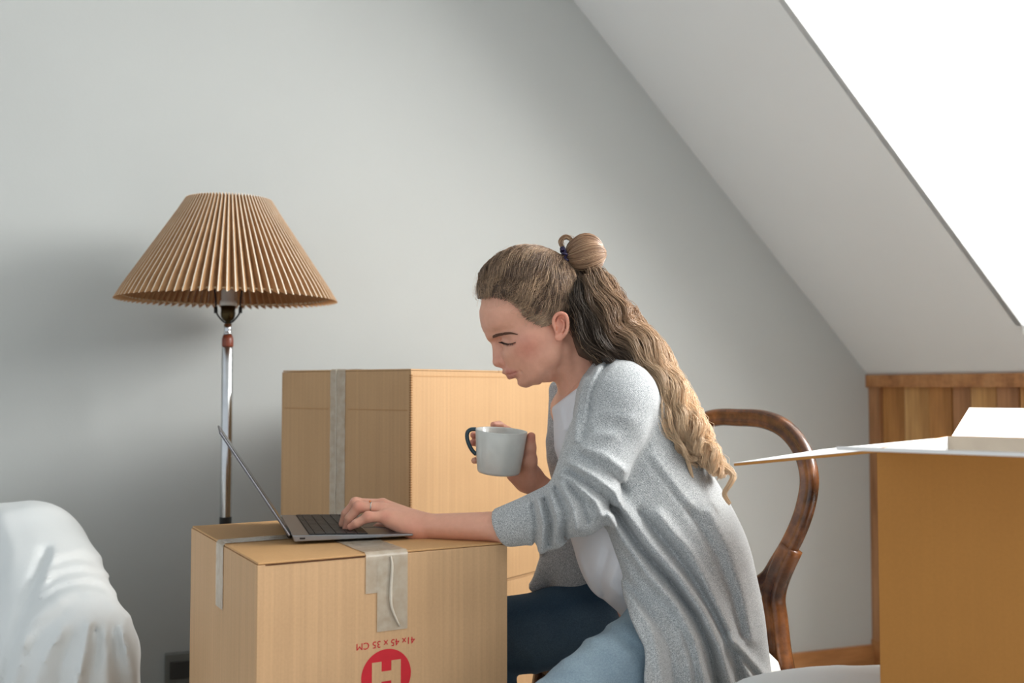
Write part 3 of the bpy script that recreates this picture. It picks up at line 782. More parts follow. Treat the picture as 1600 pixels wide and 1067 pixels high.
# ================================================================ MUG
t = NT('mug_glaze'); v = t.coord('Object'); f = t.noise(v, 28, 3)
t.setc(t.ramp(f, [(0.3, srgb(208, 211, 206)), (0.7, srgb(222, 224, 218))])); M_mug = t.done(0.12, 0, 0.6, t.bump(t.noise(v, 22, 2), .35, .004))
M_teal = m_plain('teal_glaze', srgb(34, 62, 74), 0.12, 0, 0.6)
def HR(zx, zy, Y): return P(720 + zx / 7.62, 640 + zy / 7.62, Y)
cb = Vector(HR(447, 762, 1.823)); ct = Vector(HR(484, 248, 1.817)); ax = (ct - cb); hc = ax.length
mug = bpy.data.objects.new('mug', None); C.objects.link(mug); mug.location = cb
mug.rotation_euler = ax.to_track_quat('Z', 'Y').to_euler()
tag(mug, 'grey glazed mug with a dark teal handle held up in the right hand', 'mug')
# orientation helper: local frame of the mug
MQ = ax.to_track_quat('Z', 'Y')
bm = bmesh.new()
add_lathe(bm, [(0, .001), (.030, 0), (.0362, .002), (.0385, .006), (.0425, hc * .5), (.0462, hc - .001), (.0458, hc + .0006), (.0442, hc), (.0405, hc * .5), (.0355, .009), (.030, .0065), (0, .006)], 56)
bmesh.ops.recalc_face_normals(bm, faces=bm.faces); bm_obj('cup_body', bm, M_mug, mug, True)
bm = bmesh.new(); add_lathe(bm, [(0, hc * .62), (.0408, hc * .62)], 40); bm_obj('coffee', bm, m_plain('coffee', srgb(70, 44, 28), .08), mug, True)
def mugl(p): return MQ.inverted() @ (Vector(p) - cb)
hpts = [mugl(HR(182, 232, 1.822)), mugl(HR(120, 236, 1.822)), mugl(HR(80, 270, 1.822)), mugl(HR(76, 340, 1.822)), mugl(HR(100, 420, 1.822)), mugl(HR(140, 490, 1.822)), mugl(HR(186, 535, 1.822))]
bm = bmesh.new(); add_tube(bm, spline([tuple(p) for p in hpts], 6), .0062, 12, flat=.6); bm_obj('handle', bm, M_teal, mug, True)

# ================================================================ WOMAN
YH = 1.76
def Z(zx, zy, c=0.0): return P(720 + zx / 3.8125, 350 + zy / 3.8125, YH - c)
woman = empty('person', (0.33, 1.86, 0.0), 0, 'woman in a grey cardigan and jeans seated at the laptop, holding a mug', 'person')
W0_ = Vector(woman.location)
class Child:                                   # child objects are modelled in scene coordinates
    pass
def own(o):
    o.parent = woman; o.matrix_parent_inverse = Matrix.Translation(-W0_); return o

def HL(zx, zy, Y): return P(510 + zx / 9.412, 760 + zy / 9.412, Y)
mm = 0.001

# relief of the bare face (no nose): half-width in mm at picture positions of the face, mirrored left and right
BKX, BKY, MMZ = .891, -.454, .2885
ROWS = [((112, 470), [(0, 0), (4, 19), (9, 30), (16, 41), (26, 52), (42, 61), (62, 67), (85, 70)]),
        ((108, 530), [(0, 0), (3, 17), (8, 29), (15, 41), (25, 52), (40, 60), (60, 66), (85, 70)]),
        ((118, 600), [(0, 0), (3, 17), (8, 29), (15, 40), (25, 50), (40, 58), (60, 64), (85, 68)]),
        ((143, 655), [(0, 0), (3, 15), (8, 27), (15, 38), (24, 47), (38, 54), (58, 61), (80, 66)]),
        ((184, 692), [(0, 0), (4, 8), (9, 13), (14, 18), (19, 27), (25, 37), (32, 45), (42, 53), (60, 60), (80, 65)]),
        ((208, 725), [(0, 0), (4, 8), (9, 13), (14, 21), (20, 31), (27, 42), (36, 51), (50, 58), (75, 64)]),
        ((232, 770), [(0, 0), (3, 10), (7, 18), (13, 29), (20, 39), (30, 50), (42, 57), (65, 62)]),
        ((252, 815), [(0, 0), (3, 12), (7, 19), (13, 29), (22, 40), (34, 49), (50, 56), (68, 60)]),
        ((248, 860), [(0, 0), (2, 8), (5, 13), (10, 20), (17, 29), (27, 38), (40, 47), (58, 55)]),
        ((258, 888), [(0, 0), (2, 9), (5, 15), (10, 21), (15, 25), (25, 34), (40, 45), (58, 53)]),
        ((287, 912), [(0, 0), (2, 9), (5, 14), (10, 20), (15, 25), (25, 34), (40, 45), (56, 52)]),
        ((322, 930), [(0, 0), (2, 9), (5, 15), (10, 21), (20, 31), (34, 42), (50, 50)]),
        ((345, 956), [(0, 0), (3, 12), (8, 19), (16, 28), (30, 39), (46, 48)]),
        ((385, 970), [(0, 0), (3, 13), (8, 21), (18, 31), (32, 40)]),
        ((440, 953), [(0, 0), (3, 16), (8, 26), (18, 36), (30, 44)]),
        ((505, 916), [(0, 0), (3, 20), (8, 33), (16, 41), (28, 47)])]
cp = []; cg = []
for (x0, y0), row in ROWS:
    for s_, w_ in row: cp.append((x0 + BKX * s_ / MMZ, y0 + BKY * s_ / MMZ)); cg.append(w_ * w_)
    g1 = row[1][1] ** 2 / row[1][0]
    for s_ in (3, 8): cp.append((x0 - BKX * s_ / MMZ, y0 - BKY * s_ / MMZ)); cg.append(-g1 * s_)
cp = np.array(cp); cg = np.array(cg, float)
# bottom of chin and jaw: the profile runs sideways there
for x0, y0, g_ in ((360, 992, -300), (410, 992, -400), (412, 966, 0), (456, 943, 0), (474, 933, 0), (492, 921, 0), (440, 985, -500), (482, 962, -500), (515, 940, -400)): cp = np.vstack([cp, (x0, y0)]); cg = np.append(cg, g_)
def _tps(r): return r * r * np.log(r + 1e-9)
def rbf_fit(P_, g, lam=2e-3):
    n = len(P_); D_ = np.linalg.norm(P_[:, None] - P_[None], axis=2); A = _tps(D_) + lam * n * np.eye(n) * 10
    B = np.c_[np.ones(n), P_]; M_ = np.block([[A, B], [B.T, np.zeros((3, 3))]])
    return np.linalg.solve(M_, np.concatenate([g, np.zeros(3)]))
_w = rbf_fit(cp / 100, cg, 2e-5)
GX0, GY0, GS = 40, 400, 4
gx = np.arange(GX0, 640, GS); gy = np.arange(GY0, 1030, GS)
XX, YY = np.meshgrid(gx, gy, indexing='ij'); q_ = np.c_[XX.ravel(), YY.ravel()] / 100
GR = np.zeros(len(q_))
for i_ in range(0, len(q_), 4000):
    qq = q_[i_:i_ + 4000]; GR[i_:i_ + 4000] = _tps(np.linalg.norm(qq[:, None] - cp[None] / 100, axis=2)) @ _w[:len(cp)] + _w[len(cp)] + qq @ _w[len(cp) + 1:]
GR = GR.reshape(XX.shape)
DGX, DGY = np.gradient(GR, GS)
def gsample(A, zx, zy):
    u = np.clip((zx - GX0) / GS, 0, A.shape[0] - 1.01); v = np.clip((zy - GY0) / GS, 0, A.shape[1] - 1.01)
    i = u.astype(int); j = v.astype(int); fu = u - i; fv = v - j
    return (A[i, j] * (1 - fu) + A[i + 1, j] * fu) * (1 - fv) + (A[i, j + 1] * (1 - fu) + A[i + 1, j + 1] * fu) * fv
def zcoord(p):
    x, y = project(p); return (x - 720) * 3.8125, (y - 350) * 3.8125
def wid(zx, zy): return math.sqrt(max(gsample(GR, np.array([float(zx)]), np.array([float(zy)]))[0], 1)) * .001
def on(zx, zy, off=0.0, s=1):
    """point on the face surface (near side s=1, far side s=-1), off metres proud"""
    return Z(zx, zy, s * (wid(zx, zy) + off))
def relief(p):
    zx, zy = zcoord(p); g = gsample(GR, zx, zy); c = (F(YH) - p[:, 1]) * 1000
    gm = np.hypot(gsample(DGX, zx, zy), gsample(DGY, zx, zy)) / MMZ
    d = (c * c - g) / np.sqrt(4 * c * c + gm * gm + 9) * .001
    lim = -smin(-(zx - 520) * .00029, -(470 - zy) * .00029, .01)      # hands over to the skull towards ear and crown
    lim = np.maximum(lim, np.maximum((60 - zx), (zy - 1000)) * .00029)
    return (-smin(-d, -lim, .022)).astype(F)
def path(S, pts, r, k, op='u'):
    for a, b in zip(pts, pts[1:]): (S.u if op == 'u' else S.s)(s_cone(a, b, r, r), k)
def head_solid():
    S = Solid()
    S.u(relief, 0)
    S.u(s_ell(Z(398, 440), (.0795, .0695, .0765)), .010)                                # cranium
    S.u(s_cone(Z(500, 600), Z(500, 760), .0600, .0500), .020)
    for s in (1, -1):
        S.u(s_cone(on(300, 775, -.012, s), on(420, 690, -.012, s), .0128, .0128), .016)  # cheekbone
        S.u(s_cone(Z(420, 878, s * .022), Z(545, 776, s * .0455), .0095, .0120), .014)   # jaw
        S.u(s_cone(Z(545, 776, s * .0455), Z(575, 690, s * .055), .0120, .011), .018)
        path(S, [on(172, 668, -.005, s), on(215, 655, -.0048, s), on(270, 648, -.0050, s), on(320, 660, -.0065, s)], .0050, .009)   # brow ridge
        S.s(s_ell(on(238, 712, .006, s), (.0100, .0070, .0080)), .010)                    # hollow at the root of the nose
    S.u(s_ell(Z(384, 925), (.0115, .015, .0120)), .012)                                 # chin
    S.u(s_cone(Z(440, 878), Z(570, 785), .008, .026), .012)                              # under the chin
    # nose
    path(S, [Z(181, 682), Z(203, 712)], .0050, .008)
    S.u(s_cone(Z(203, 712), Z(210, 815), .0042, .0056), .004)
    S.u(s_cone(Z(222, 722), Z(238, 806), .0065, .0098), .006)
    S.u(s_cone(Z(246, 750), Z(262, 800), .0080, .0120), .008)
    S.u(s_ell(Z(216, 824), (.0074, .0072, .0072)), .003)
    S.u(s_cone(Z(218, 834), Z(256, 848), .0040, .0042), .004)
    for s in (1, -1):
        S.u(s_ell(Z(262, 822, s * .0125), (.0092, .0048, .0078)), .0022)
        S.s(s_ell(Z(248, 850, s * .0085), (.0052, .0026, .0032)), .0018)
        path(S, [Z(270, 784, s * .0200), Z(292, 800, s * .0190), Z(302, 822, s * .0190), Z(296, 845, s * .0175)], .0011, .0030, 's')
    # mouth: upper lip, lower lip, parting line
    for s in (1, -1):
        path(S, [Z(262, 881, 0), on(280, 880, -.0038, s), on(305, 877, -.0038, s), on(332, 876, -.0030, s)], .0042, .0030)
        path(S, [Z(294, 908, 0), on(308, 905, -.0048, s), on(328, 894, -.0034, s)], .0050, .0035)
        path(S, [Z(258, 893, 0), on(276, 895, .0008, s), on(298, 893, .0008, s), on(322, 884, .0008, s), on(350, 877, .0008, s)], .0010, .0018, 's')
        S.s(s_cone(on(352, 876, .001, s), on(358, 884, .001, s), .0014, .0012), .004)
        S.s(s_cone(Z(254, 866, 0), Z(258, 874, 0), .0012, .0016), .003)
    path(S, [on(325, 930, .003, -1), Z(318, 936, 0), on(325, 930, .003, 1)], .0034, .006, 's')
    # eyes: ball covered by the lowered lid
    for s in (1, -1):
        eye = on(284, 706, -.0100, s)
        S.u(s_ell(eye, (.0130, .0112, .0100)), .0060)
        path(S, [on(238, 702, .0008, s), on(256, 712, .0028, s), on(282, 720, .0030, s), on(306, 719, .0022, s), on(322, 712, .0008, s)], .0014, .0016, 's')   # opening
        path(S, [on(246, 722, .0010, s), on(282, 733, .0012, s), on(310, 730, .0006, s)], .0012, .0030)                                                         # lower lid
    # neck
    S.u(s_fcone(Z(668, 690), P(936, 640, 1.795), .048, .052, (0, 1, 0), .98), .018)
    S.u(s_cone(P(928, 625, 1.795), P(945, 690, 1.80), .056, .085), .03)
    S.u(s_cone(Z(620, 740, .044), P(893, 612, 1.758), .0085, .0075), .012)               # neck muscle
    # ear
    for s in (1, -1):
        S.u(s_ell(Z(600, 612, s * .0700), (.0120, .0050, .0225), [[math.cos(.10), 0, -math.sin(.10)], [0, 1, 0], [math.sin(.10), 0, math.cos(.10)]]), .003)
        S.s(s_ell(Z(590, 600, s * .0775), (.0075, .0062, .0150)), .003)
        rim = spline([Z(576, 626, s * .0715), Z(556, 606, s * .0725), Z(553, 572, s * .0745), Z(568, 542, s * .0765), Z(598, 530, s * .0790), Z(628, 546, s * .0805), Z(638, 590, s * .0805), Z(633, 636, s * .0785), Z(612, 668, s * .0760)], 3)
        path(S, rim, .0027, .0018)
        anti = spline([Z(596, 566, s * .0750), Z(615, 585, s * .0765), Z(611, 625, s * .0765), Z(592, 650, s * .0755)], 2)
        path(S, anti, .0017, .0020)
        S.u(s_ell(Z(584, 675, s * .0735), (.0078, .0036, .0070)), .003)
        S.u(s_ell(Z(564, 624, s * .0730), (.0032, .0028, .0042)), .002)
        S.s(s_ell(Z(582, 628, s * .0755), (.0040, .0050, .0060)), .002)
    return S
HEAD = head_solid()
def surf(pts, off=0.0, s=1):
    """points on the finished head surface seen at picture positions (near side) or mirrored (far side)"""
    out = []
    for zx, zy in pts:
        cs = np.linspace(.085, .0, 171); q = np.array([Z(zx, zy, c_) for c_ in cs], F); d = HEAD.ev(q)
        k = int(np.argmax(d < 0)); c_ = cs[k] + max(0., float(d[k])) if d.min() < 0 else .0
        if k: c_ = cs[k] + (cs[k - 1] - cs[k]) * float(-d[k] / (d[k - 1] - d[k] + 1e-9))
        out.append(np.array(Z(zx, zy, s * (c_ + off))))
    return out
def chain(S, pts, rs, k=.003):
    for (a, b), (r1, r2) in zip(zip(pts, pts[1:]), zip(rs, rs[1:])): S.u(s_cone(a, b, r1, r2), k)
def lhand_solid():
    S = Solid(); W = HL(1410, 588, 1.735)
    S.u(s_fcone(W, P(790, 823, 1.692), .0205, .0255, (0, 1, 0), 1.12), 0)
    S.u(s_cone(P(790, 823, 1.692), P(875, 800, 1.655), .0255, .028), .01)
    for t_, r_ in ((HL(868, 440, 1.722), .0112), (HL(835, 320, 1.739), .0108), (HL(830, 268, 1.757), .0110), (HL(835, 275, 1.776), .0108)):
        S.u(s_cone(W, t_, .0185, r_), .010)
    S.u(s_cone(HL(1270, 620, 1.727), HL(960, 500, 1.722), .0170, .0125), .012)
    S.u(s_cone(HL(1280, 640, 1.758), HL(1000, 560, 1.780), .0150, .0130), .012)
    chain(S, [HL(1000, 560, 1.780), HL(780, 620, 1.792), HL(600, 690, 1.792)], [.0120, .0095, .0072], .006)      # thumb
    F_ = {'pinky': ([(868, 440, 1.722), (615, 452, 1.714), (440, 545, 1.714), (352, 597, 1.716)], [.0098, .0084, .0072, .0058]),
          'ring': ([(835, 320, 1.739), (478, 300, 1.734), (338, 470, 1.736), (285, 628, 1.738)], [.0100, .0090, .0078, .0062]),
          'middle': ([(830, 268, 1.757), (430, 246, 1.756), (288, 400, 1.757), (232, 552, 1.757)], [.0100, .0088, .0076, .0062]),
          'index': ([(835, 275, 1.776), (455, 250, 1.778), (320, 400, 1.779), (255, 540, 1.779)], [.0100, .0088, .0076, .0062])}
    for nm, (pts, rs) in F_.items():
        q = [HL(*p) for p in pts]; chain(S, q, rs, .0035)
        S.u(s_cone(q[1] + np.array([0, 0, .001]), q[1] + np.array([0, 0, .0011]), rs[1] + .0004, rs[1] + .0004), .004)
    S.u(s_ell(HL(1500, 500, 1.722), (.010, .007, .009)), .010)                          # wrist bone
    return S
def rhand_solid():
    S = Solid(); W = HR(815, 812, 1.880)
    S.u(s_fcone(W, P(925, 838, 1.93), .0225, .030, (.3, 1, 0), .95), 0)
    for t_, r_ in ((HR(690, 420, 1.886), .0115), (HR(660, 500, 1.890), .0115), (HR(650, 580, 1.888), .011), (HR(640, 660, 1.880), .0105)):
        S.u(s_cone(W, t_, .0190, r_), .012)
    S.u(s_cone(HR(800, 770, 1.862), HR(815, 600, 1.838), .0190, .0140), .012)              # ball of the thumb
    S.u(s_cone(HR(640, 770, 1.868), HR(760, 850, 1.878), .0150, .0180), .012)
    chain(S, [HR(815, 610, 1.838), HR(828, 455, 1.826), HR(838, 318, 1.820)], [.0135, .0098, .0076], .006)
    for pts, rs in (([(690, 420, 1.886), (560, 262, 1.890), (455, 190, 1.880), (392, 182, 1.866)], [.0105, .0090, .0080, .0064]),
                    ([(660, 500, 1.890), (420, 340, 1.888), (230, 300, 1.874), (150, 303, 1.850)], [.0105, .0090, .0078, .0060]),
                    ([(650, 580, 1.888), (400, 440, 1.886), (220, 395, 1.872), (142, 392, 1.846)], [.0105, .0090, .0078, .0062]),
                    ([(640, 660, 1.880), (420, 600, 1.880), (250, 590, 1.866), (162, 606, 1.840)], [.0100, .0082, .0072, .0058])):
        chain(S, [HR(*p) for p in pts], rs, .0035)
    return S

HIPN = np.array([.30, 1.775, .53]); KNN = np.array([.035, 1.42, .462])       # near (left) leg
HIPF = np.array([.33, 1.965, .53]); KNF = np.array([-.075, 1.95, .475])      # far (right) leg
ANN = np.array([.10, 1.36, .10]); ANF = np.array([.03, 1.93, .10])
def core_solid():
    S = Solid()
    S.u(s_fcone(P(950, 660, 1.80), P(1010, 850, 1.81), .115, .105, (1, 0, .35), .62), 0)
    S.u(s_cone(P(1010, 850, 1.80), P(1070, 960, 1.86), .095, .11), .05)
    for a, b, c in ((HIPN, KNN, ANN), (HIPF, KNF, ANF)):
        S.u(s_cone(a, b, .078, .050), .04); S.u(s_cone(b, c, .046, .032), .02)
        S.u(s_cone(c - np.array([-.02, 0, .05]), c + np.array([-.15, -.02, -.072]), .034, .024), .02)
    S.u(s_cone(P(970, 628, 1.665), P(903, 786, 1.645), .034, .026), .01); S.u(s_cone(P(960, 640, 1.70), P(925, 640, 1.80), .05, .06), .03)
    S.u(s_cone(P(903, 786, 1.645), P(845, 806, 1.67), .026, .024), .01)
    S.u(s_cone(P(900, 640, 1.93), P(940, 840, 1.94), .042, .034), .03); S.u(s_cone(P(905, 640, 1.92), P(925, 640, 1.80), .05, .06), .03)
    return S

SKIN = np.array(srgb(229, 172, 147)[:3])
def skin_col(V):
    c = np.tile(SKIN, (len(V), 1))
    def blob(p, r, col, a):
        w = a * np.exp(-((V - np.array(p, F)) ** 2).sum(1) / (r * r))
        c[:] = c * (1 - w[:, None]) + np.array(srgb(*col)[:3]) * w[:, None]
    blob(on(400, 735), .024, (212, 126, 110), .52)
    blob(Z(240, 815, .0), .016, (216, 136, 118), .45)
    blob(Z(262, 824, .0125), .008, (204, 116, 100), .4)
    blob(Z(600, 560, .076), .020, (222, 126, 106), .5); blob(Z(590, 680, .073), .014, (222, 134, 114), .4)
    for zx, zy, o_, r in ((262, 882, 0, .0050), (282, 881, 0, .0052), (305, 879, 0, .0046), (328, 879, 0, .0036), (294, 911, 0, .0060), (308, 907, 0, .0056), (326, 896, 0, .0040)):
        blob(on(zx, zy) if zx > 270 else Z(zx, zy), r, (182, 98, 94), .78)
    for zx, zy in ((256, 713), (270, 717), (284, 720), (298, 720), (310, 717)): blob(surf([(zx, zy)])[0], .0022, (60, 40, 34), .9)
    blob(on(275, 692), .009, (206, 150, 130), .30)
    for zx, zy, Y in ((868, 440, 1.712), (615, 430, 1.706), (478, 280, 1.725), (345, 597, 1.712), (285, 628, 1.732), (820, 250, 1.745)):
        blob(HL(zx, zy, Y), .010, (218, 136, 118), .45)
    blob(HL(1300, 640, 1.72), .018, (222, 140, 120), .35)
    blob(HR(838, 318, 1.815), .012, (212, 122, 104), .5); blob(HR(392, 182, 1.862), .010, (212, 128, 110), .4)
    blob(HR(150, 303, 1.845), .010, (212, 112, 96), .5); blob(HR(142, 392, 1.84), .010, (212, 112, 96), .5)
    for zx, zy, cc in ((590, 868, .030), (590, 912, .030)): blob(P(720 + zx / 3.8125, 350 + zy / 3.8125, 1.738), .0028, (110, 60, 40), .0)
    return np.c_[c, np.ones(len(V))]
t = NT('skin'); at = t.n('ShaderNodeVertexColor'); at.layer_name = 'skin'; v = t.coord('Object'); f = t.noise(v, 120, 4)
c2 = t.ramp(f, [(0.3, (.94, .92, .91, 1)), (.7, (1, 1, 1, 1))])
t.setc(t.mix(at.outputs[0], c2, 1.0, 'MULTIPLY')); t.b.inputs['Subsurface Weight'].default_value = .18; t.b.inputs['Subsurface Radius'].default_value = (1, .35, .2); t.b.inputs['Subsurface Scale'].default_value = .006
M_skin = t.done(0.42, 0, 0.45, t.bump(t.noise(v, 700, 2), .10, .0006))
body = own(sdf_obj('body', [(HEAD, (-.10, 1.62, .86), (.20, 1.93, 1.18), .00165),
                            (lhand_solid(), (-.40, 1.60, .69), (.14, 1.82, .80), .0014),
                            (rhand_solid(), (-.10, 1.78, .64), (.20, 2.0, .90), .0015),
                            (core_solid(), (-.28, 1.22, .0), (.50, 2.12, 1.0), .0110)], M_skin, attr={'skin': skin_col}, sm=1))

# eyes, lashes, brows
M_eye = m_plain('eye_dark', srgb(46, 36, 32), .15)
def strandmesh(name, strands, rads, mat, n=3, cols=None, stuff=True):
    """many thin tapered tubes in one mesh; strands: (S, K, 3) array, rads: (S, K) or scalar"""
    A = np.asarray(strands, F); Sn, K, _ = A.shape
    R = np.broadcast_to(np.asarray(rads, F), (Sn, K))
    T = np.gradient(A, axis=1); T /= np.linalg.norm(T, axis=2, keepdims=True) + 1e-9
    ref = np.array([.31, -.9, .3], F); U = np.cross(T, ref); U /= np.linalg.norm(U, axis=2, keepdims=True) + 1e-9; Wv = np.cross(T, U)
    ang = np.arange(n) * 2 * PI / n
    V = A[:, :, None] + R[:, :, None, None] * (U[:, :, None] * np.cos(ang)[:, None] + Wv[:, :, None] * np.sin(ang)[:, None])
    idx = np.arange(Sn * K * n).reshape(Sn, K, n); a = idx[:, :-1]; b = idx[:, 1:]
    Q = np.stack([a, np.roll(a, -1, 2), np.roll(b, -1, 2), b], -1).reshape(-1, 4).astype(np.int32)
    V = V.reshape(-1, 3).astype(F)
    me = bpy.data.meshes.new(name); me.vertices.add(len(V)); me.vertices.foreach_set('co', V.ravel())
    me.loops.add(len(Q) * 4); me.loops.foreach_set('vertex_index', Q.ravel())
    me.polygons.add(len(Q)); me.polygons.foreach_set('loop_start', np.arange(len(Q), dtype=np.int32) * 4); me.polygons.foreach_set('use_smooth', np.ones(len(Q), bool))
    me.materials.append(mat)
    if cols is not None:
        at = me.color_attributes.new('hair', 'FLOAT_COLOR', 'POINT')
        cc = np.repeat(np.asarray(cols, F)[:, :, None], n, 2).reshape(-1, 3); at.data.foreach_set('color', np.c_[cc, np.ones(len(cc))].astype(F).ravel())
    me.update(calc_edges=True)
    o = own(link(bpy.data.objects.new(name, me)))
    if stuff: o['kind'] = 'stuff'
    return o
M_brow = m_plain('brow_hair', srgb(104, 70, 52), .6)
st = []
for s in (1, -1):
    brow = surf([(188, 672), (205, 668), (232, 660), (260, 655), (285, 652), (305, 652), (326, 655)], .0004, s)
    bp = spline(brow, 30)
    for i in range(560):
        k = int(rng.random() ** .9 * (len(bp) - 2)); th = .0048 * (1 - k / len(bp)) ** .6 + .0008
        p = bp[k] + np.array([0, -.0012, (rng.random() - .5) * th]); d = (bp[min(k + 8, len(bp) - 1)] - bp[k]); d = d / (np.linalg.norm(d) + 1e-9)
        d = d + np.array([0, 0, .25 - .3 * (k / len(bp))])
        st.append([p, p + d * .0024 + np.array([0, -s * .0009, 0]), p + d * .0050 + np.array([0, -s * .0004, 0])])
strandmesh('eyebrows', st, np.array([.00026, .00024, .00008]), M_brow)
st = []
for s in (1, -1):
    lp2 = spline(surf([(244, 700), (252, 705), (264, 710), (282, 713), (302, 712), (316, 708), (328, 703)], .0006, s), 9)
    for i in range(90):
        k = int(rng.random() * (len(lp2) - 1)); p = lp2[k]; f_ = k / len(lp2)
        d = np.array([-.0062 * (1 - f_ * .8), -s * .0022, -.0016 + .0012 * rng.random()])
        st.append([p, p + d * .5 + np.array([0, 0, -.0006]), p + d])
    for k in range(len(lp2) - 1): st.append([lp2[k], (lp2[k] + lp2[k + 1]) / 2, lp2[k + 1]])
strandmesh('eyelashes', st, np.array([.00034, .00028, .0001]), m_plain('lash', srgb(30, 22, 20), .5))

# ---------------------------------------------------------------- clothes
def m_knit(name, c1, c2, c3):
    t = NT(name); v = t.coord('Object', (1, 1, 1)); v2 = t.coord('Object', (1, 1, 1.6))
    n1 = t.noise(v2, 950, 2, .6); n2 = t.noise(v, 8, 3); n3 = t.noise(v2, 260, 2, .6)
    c = t.ramp(n1, [(0.38, c1), (0.50, c2), (0.60, c3)])
    d = t.ramp(n2, [(0.3, (.92, .92, .93, 1)), (.7, (1, 1, 1, 1))])
    t.setc(t.mix(c, d, 1.0, 'MULTIPLY'))
    t.b.inputs['Sheen Weight'].default_value = .25; t.b.inputs['Sheen Roughness'].default_value = .5
    wv = t.n('ShaderNodeTexWave', _wave_type='BANDS', _bands_direction='DIAGONAL'); wv.inputs['Scale'].default_value = 130; wv.inputs['Distortion'].default_value = 2.5; wv.inputs['Detail'].default_value = 2
    t.l(v, wv.inputs['Vector'])
    return t.done(.9, 0, .15, t.bump(wv.outputs['Fac'], .18, .0007, t.bump(n3, .30, .0008)))
M_knit = m_knit('grey_marl_knit', srgb(112, 117, 120), srgb(176, 181, 183), srgb(230, 232, 232))
t = NT('white_jersey'); v = t.coord('Object'); t.setc(srgb(226, 226, 230)); M_tee = t.done(.8, 0, .2, t.bump(t.noise(v, 900, 2), .15, .0006))
t = NT('denim'); v = t.coord('Object'); n1 = t.noise(v, 500, 2, .7); n2 = t.noise(v, 14, 4)
at = t.n('ShaderNodeVertexColor'); at.layer_name = 'wear_and_shade'
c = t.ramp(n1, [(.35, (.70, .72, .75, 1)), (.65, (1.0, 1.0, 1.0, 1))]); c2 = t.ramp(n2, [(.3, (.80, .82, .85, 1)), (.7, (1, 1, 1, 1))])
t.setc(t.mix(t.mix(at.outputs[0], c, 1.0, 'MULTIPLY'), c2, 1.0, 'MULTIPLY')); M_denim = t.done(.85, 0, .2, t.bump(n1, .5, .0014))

def wave(a, fx, fy, fz, ph=0):
    def f(p, d): return d + F(a) * np.sin(p[:, 0] * fx + p[:, 1] * fy + p[:, 2] * fz + ph + 1.5 * np.sin(p[:, 2] * 19 + p[:, 0] * 11))
    return f
# T-shirt
S = Solid()
S.u(s_fcone(P(946, 668, 1.80), P(968, 790, 1.80), .120, .130, (1, 0, .15), .68), 0)
S.u(s_cone(P(920, 628, 1.795), P(938, 665, 1.80), .060, .085), .04)
S.u(s_cone(P(972, 800, 1.79), P(986, 864, 1.775), .088, .082), .05)
S.u(s_cone(P(986, 864, 1.84), P(986, 864, 1.74), .078, .070), .04)
S.u(s_cone(P(1010, 860, 1.80), P(1055, 930, 1.82), .09, .10), .04)
def neckcut(p):
    x, y = project(p); return ((y - (634 - (x - 866) * .78)) * F(-.0011)).astype(F)
S.i(neckcut, .003)
def neckband(p, d):
    x, y = project(p); w = y - (634 - (x - 866) * .78)
    return d - F(.0014) * np.exp(-((w - 5) / 4.5) ** 2) + F(.0010) * np.exp(-((w - 11) / 1.3) ** 2)
S.d(neckband)
S.d(ridges([([(876, 640), (882, 670), (886, 700)], .0045, 3.5), ([(897, 628), (889, 660), (884, 672)], .0045, 3.5), ([(905, 640), (896, 690), (888, 730)], .004, 4), ([(874, 660), (877, 730)], .003, 3),
            ([(905, 870), (925, 925), (938, 932)], .003, 4), ([(950, 860), (938, 905), (945, 928)], -.006, 6), ([(965, 880), (955, 915), (968, 930)], .004, 5)]))
own(sdf_obj('shirt', [(S, (.00, 1.62, .50), (.36, 1.98, 1.00), .0040)], M_tee, sm=2))
# jeans
S = Solid()
S.u(s_ell((.31, 1.86, .54), (.12, .165, .11)), 0)
for a, b, c, kr in ((HIPN, KNN, ANN, .068), (HIPF, KNF, ANF, .066)):
    S.u(s_cone(a, b, .092, kr), .030); S.u(s_cone(b, c, kr - .003, .050), .012)
S.d(ridges([([(985, 948), (1010, 985), (1040, 1010)], .004, 5), ([(905, 1000), (950, 995), (985, 1025)], .0045, 4), ([(920, 985), (960, 985), (1000, 1015)], -.004, 4),
            ([(880, 1032), (905, 1020), (930, 1035)], .003, 4), ([(1006, 1008), (975, 1038), (944, 1067)], .0042, 2.8), ([(1000, 1018), (965, 1052)], -.0016, 1.6),
            ([(912, 962), (870, 978), (835, 1000), (803, 1022)], .0034, 2.8), ([(830, 940), (850, 960), (845, 990)], .003, 6), ([(800, 1000), (830, 1020), (840, 1060)], .003, 5)]))
S.d(wave(.0016, 60, 40, 30))
def wear_and_shade(V):
    near = np.clip((1.90 - V[:, 1]) / .10, 0, 1)[:, None]  # near leg painted lit, far leg shaded, with worn fading up the thigh
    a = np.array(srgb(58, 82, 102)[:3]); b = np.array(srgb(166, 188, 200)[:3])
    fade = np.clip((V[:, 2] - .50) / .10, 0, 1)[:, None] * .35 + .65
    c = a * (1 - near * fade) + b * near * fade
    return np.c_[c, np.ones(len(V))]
own(sdf_obj('jeans', [(S, (-.25, 1.25, .06), (.56, 2.12, .70), .0058)], M_denim, attr={'wear_and_shade': wear_and_shade}, sm=1))
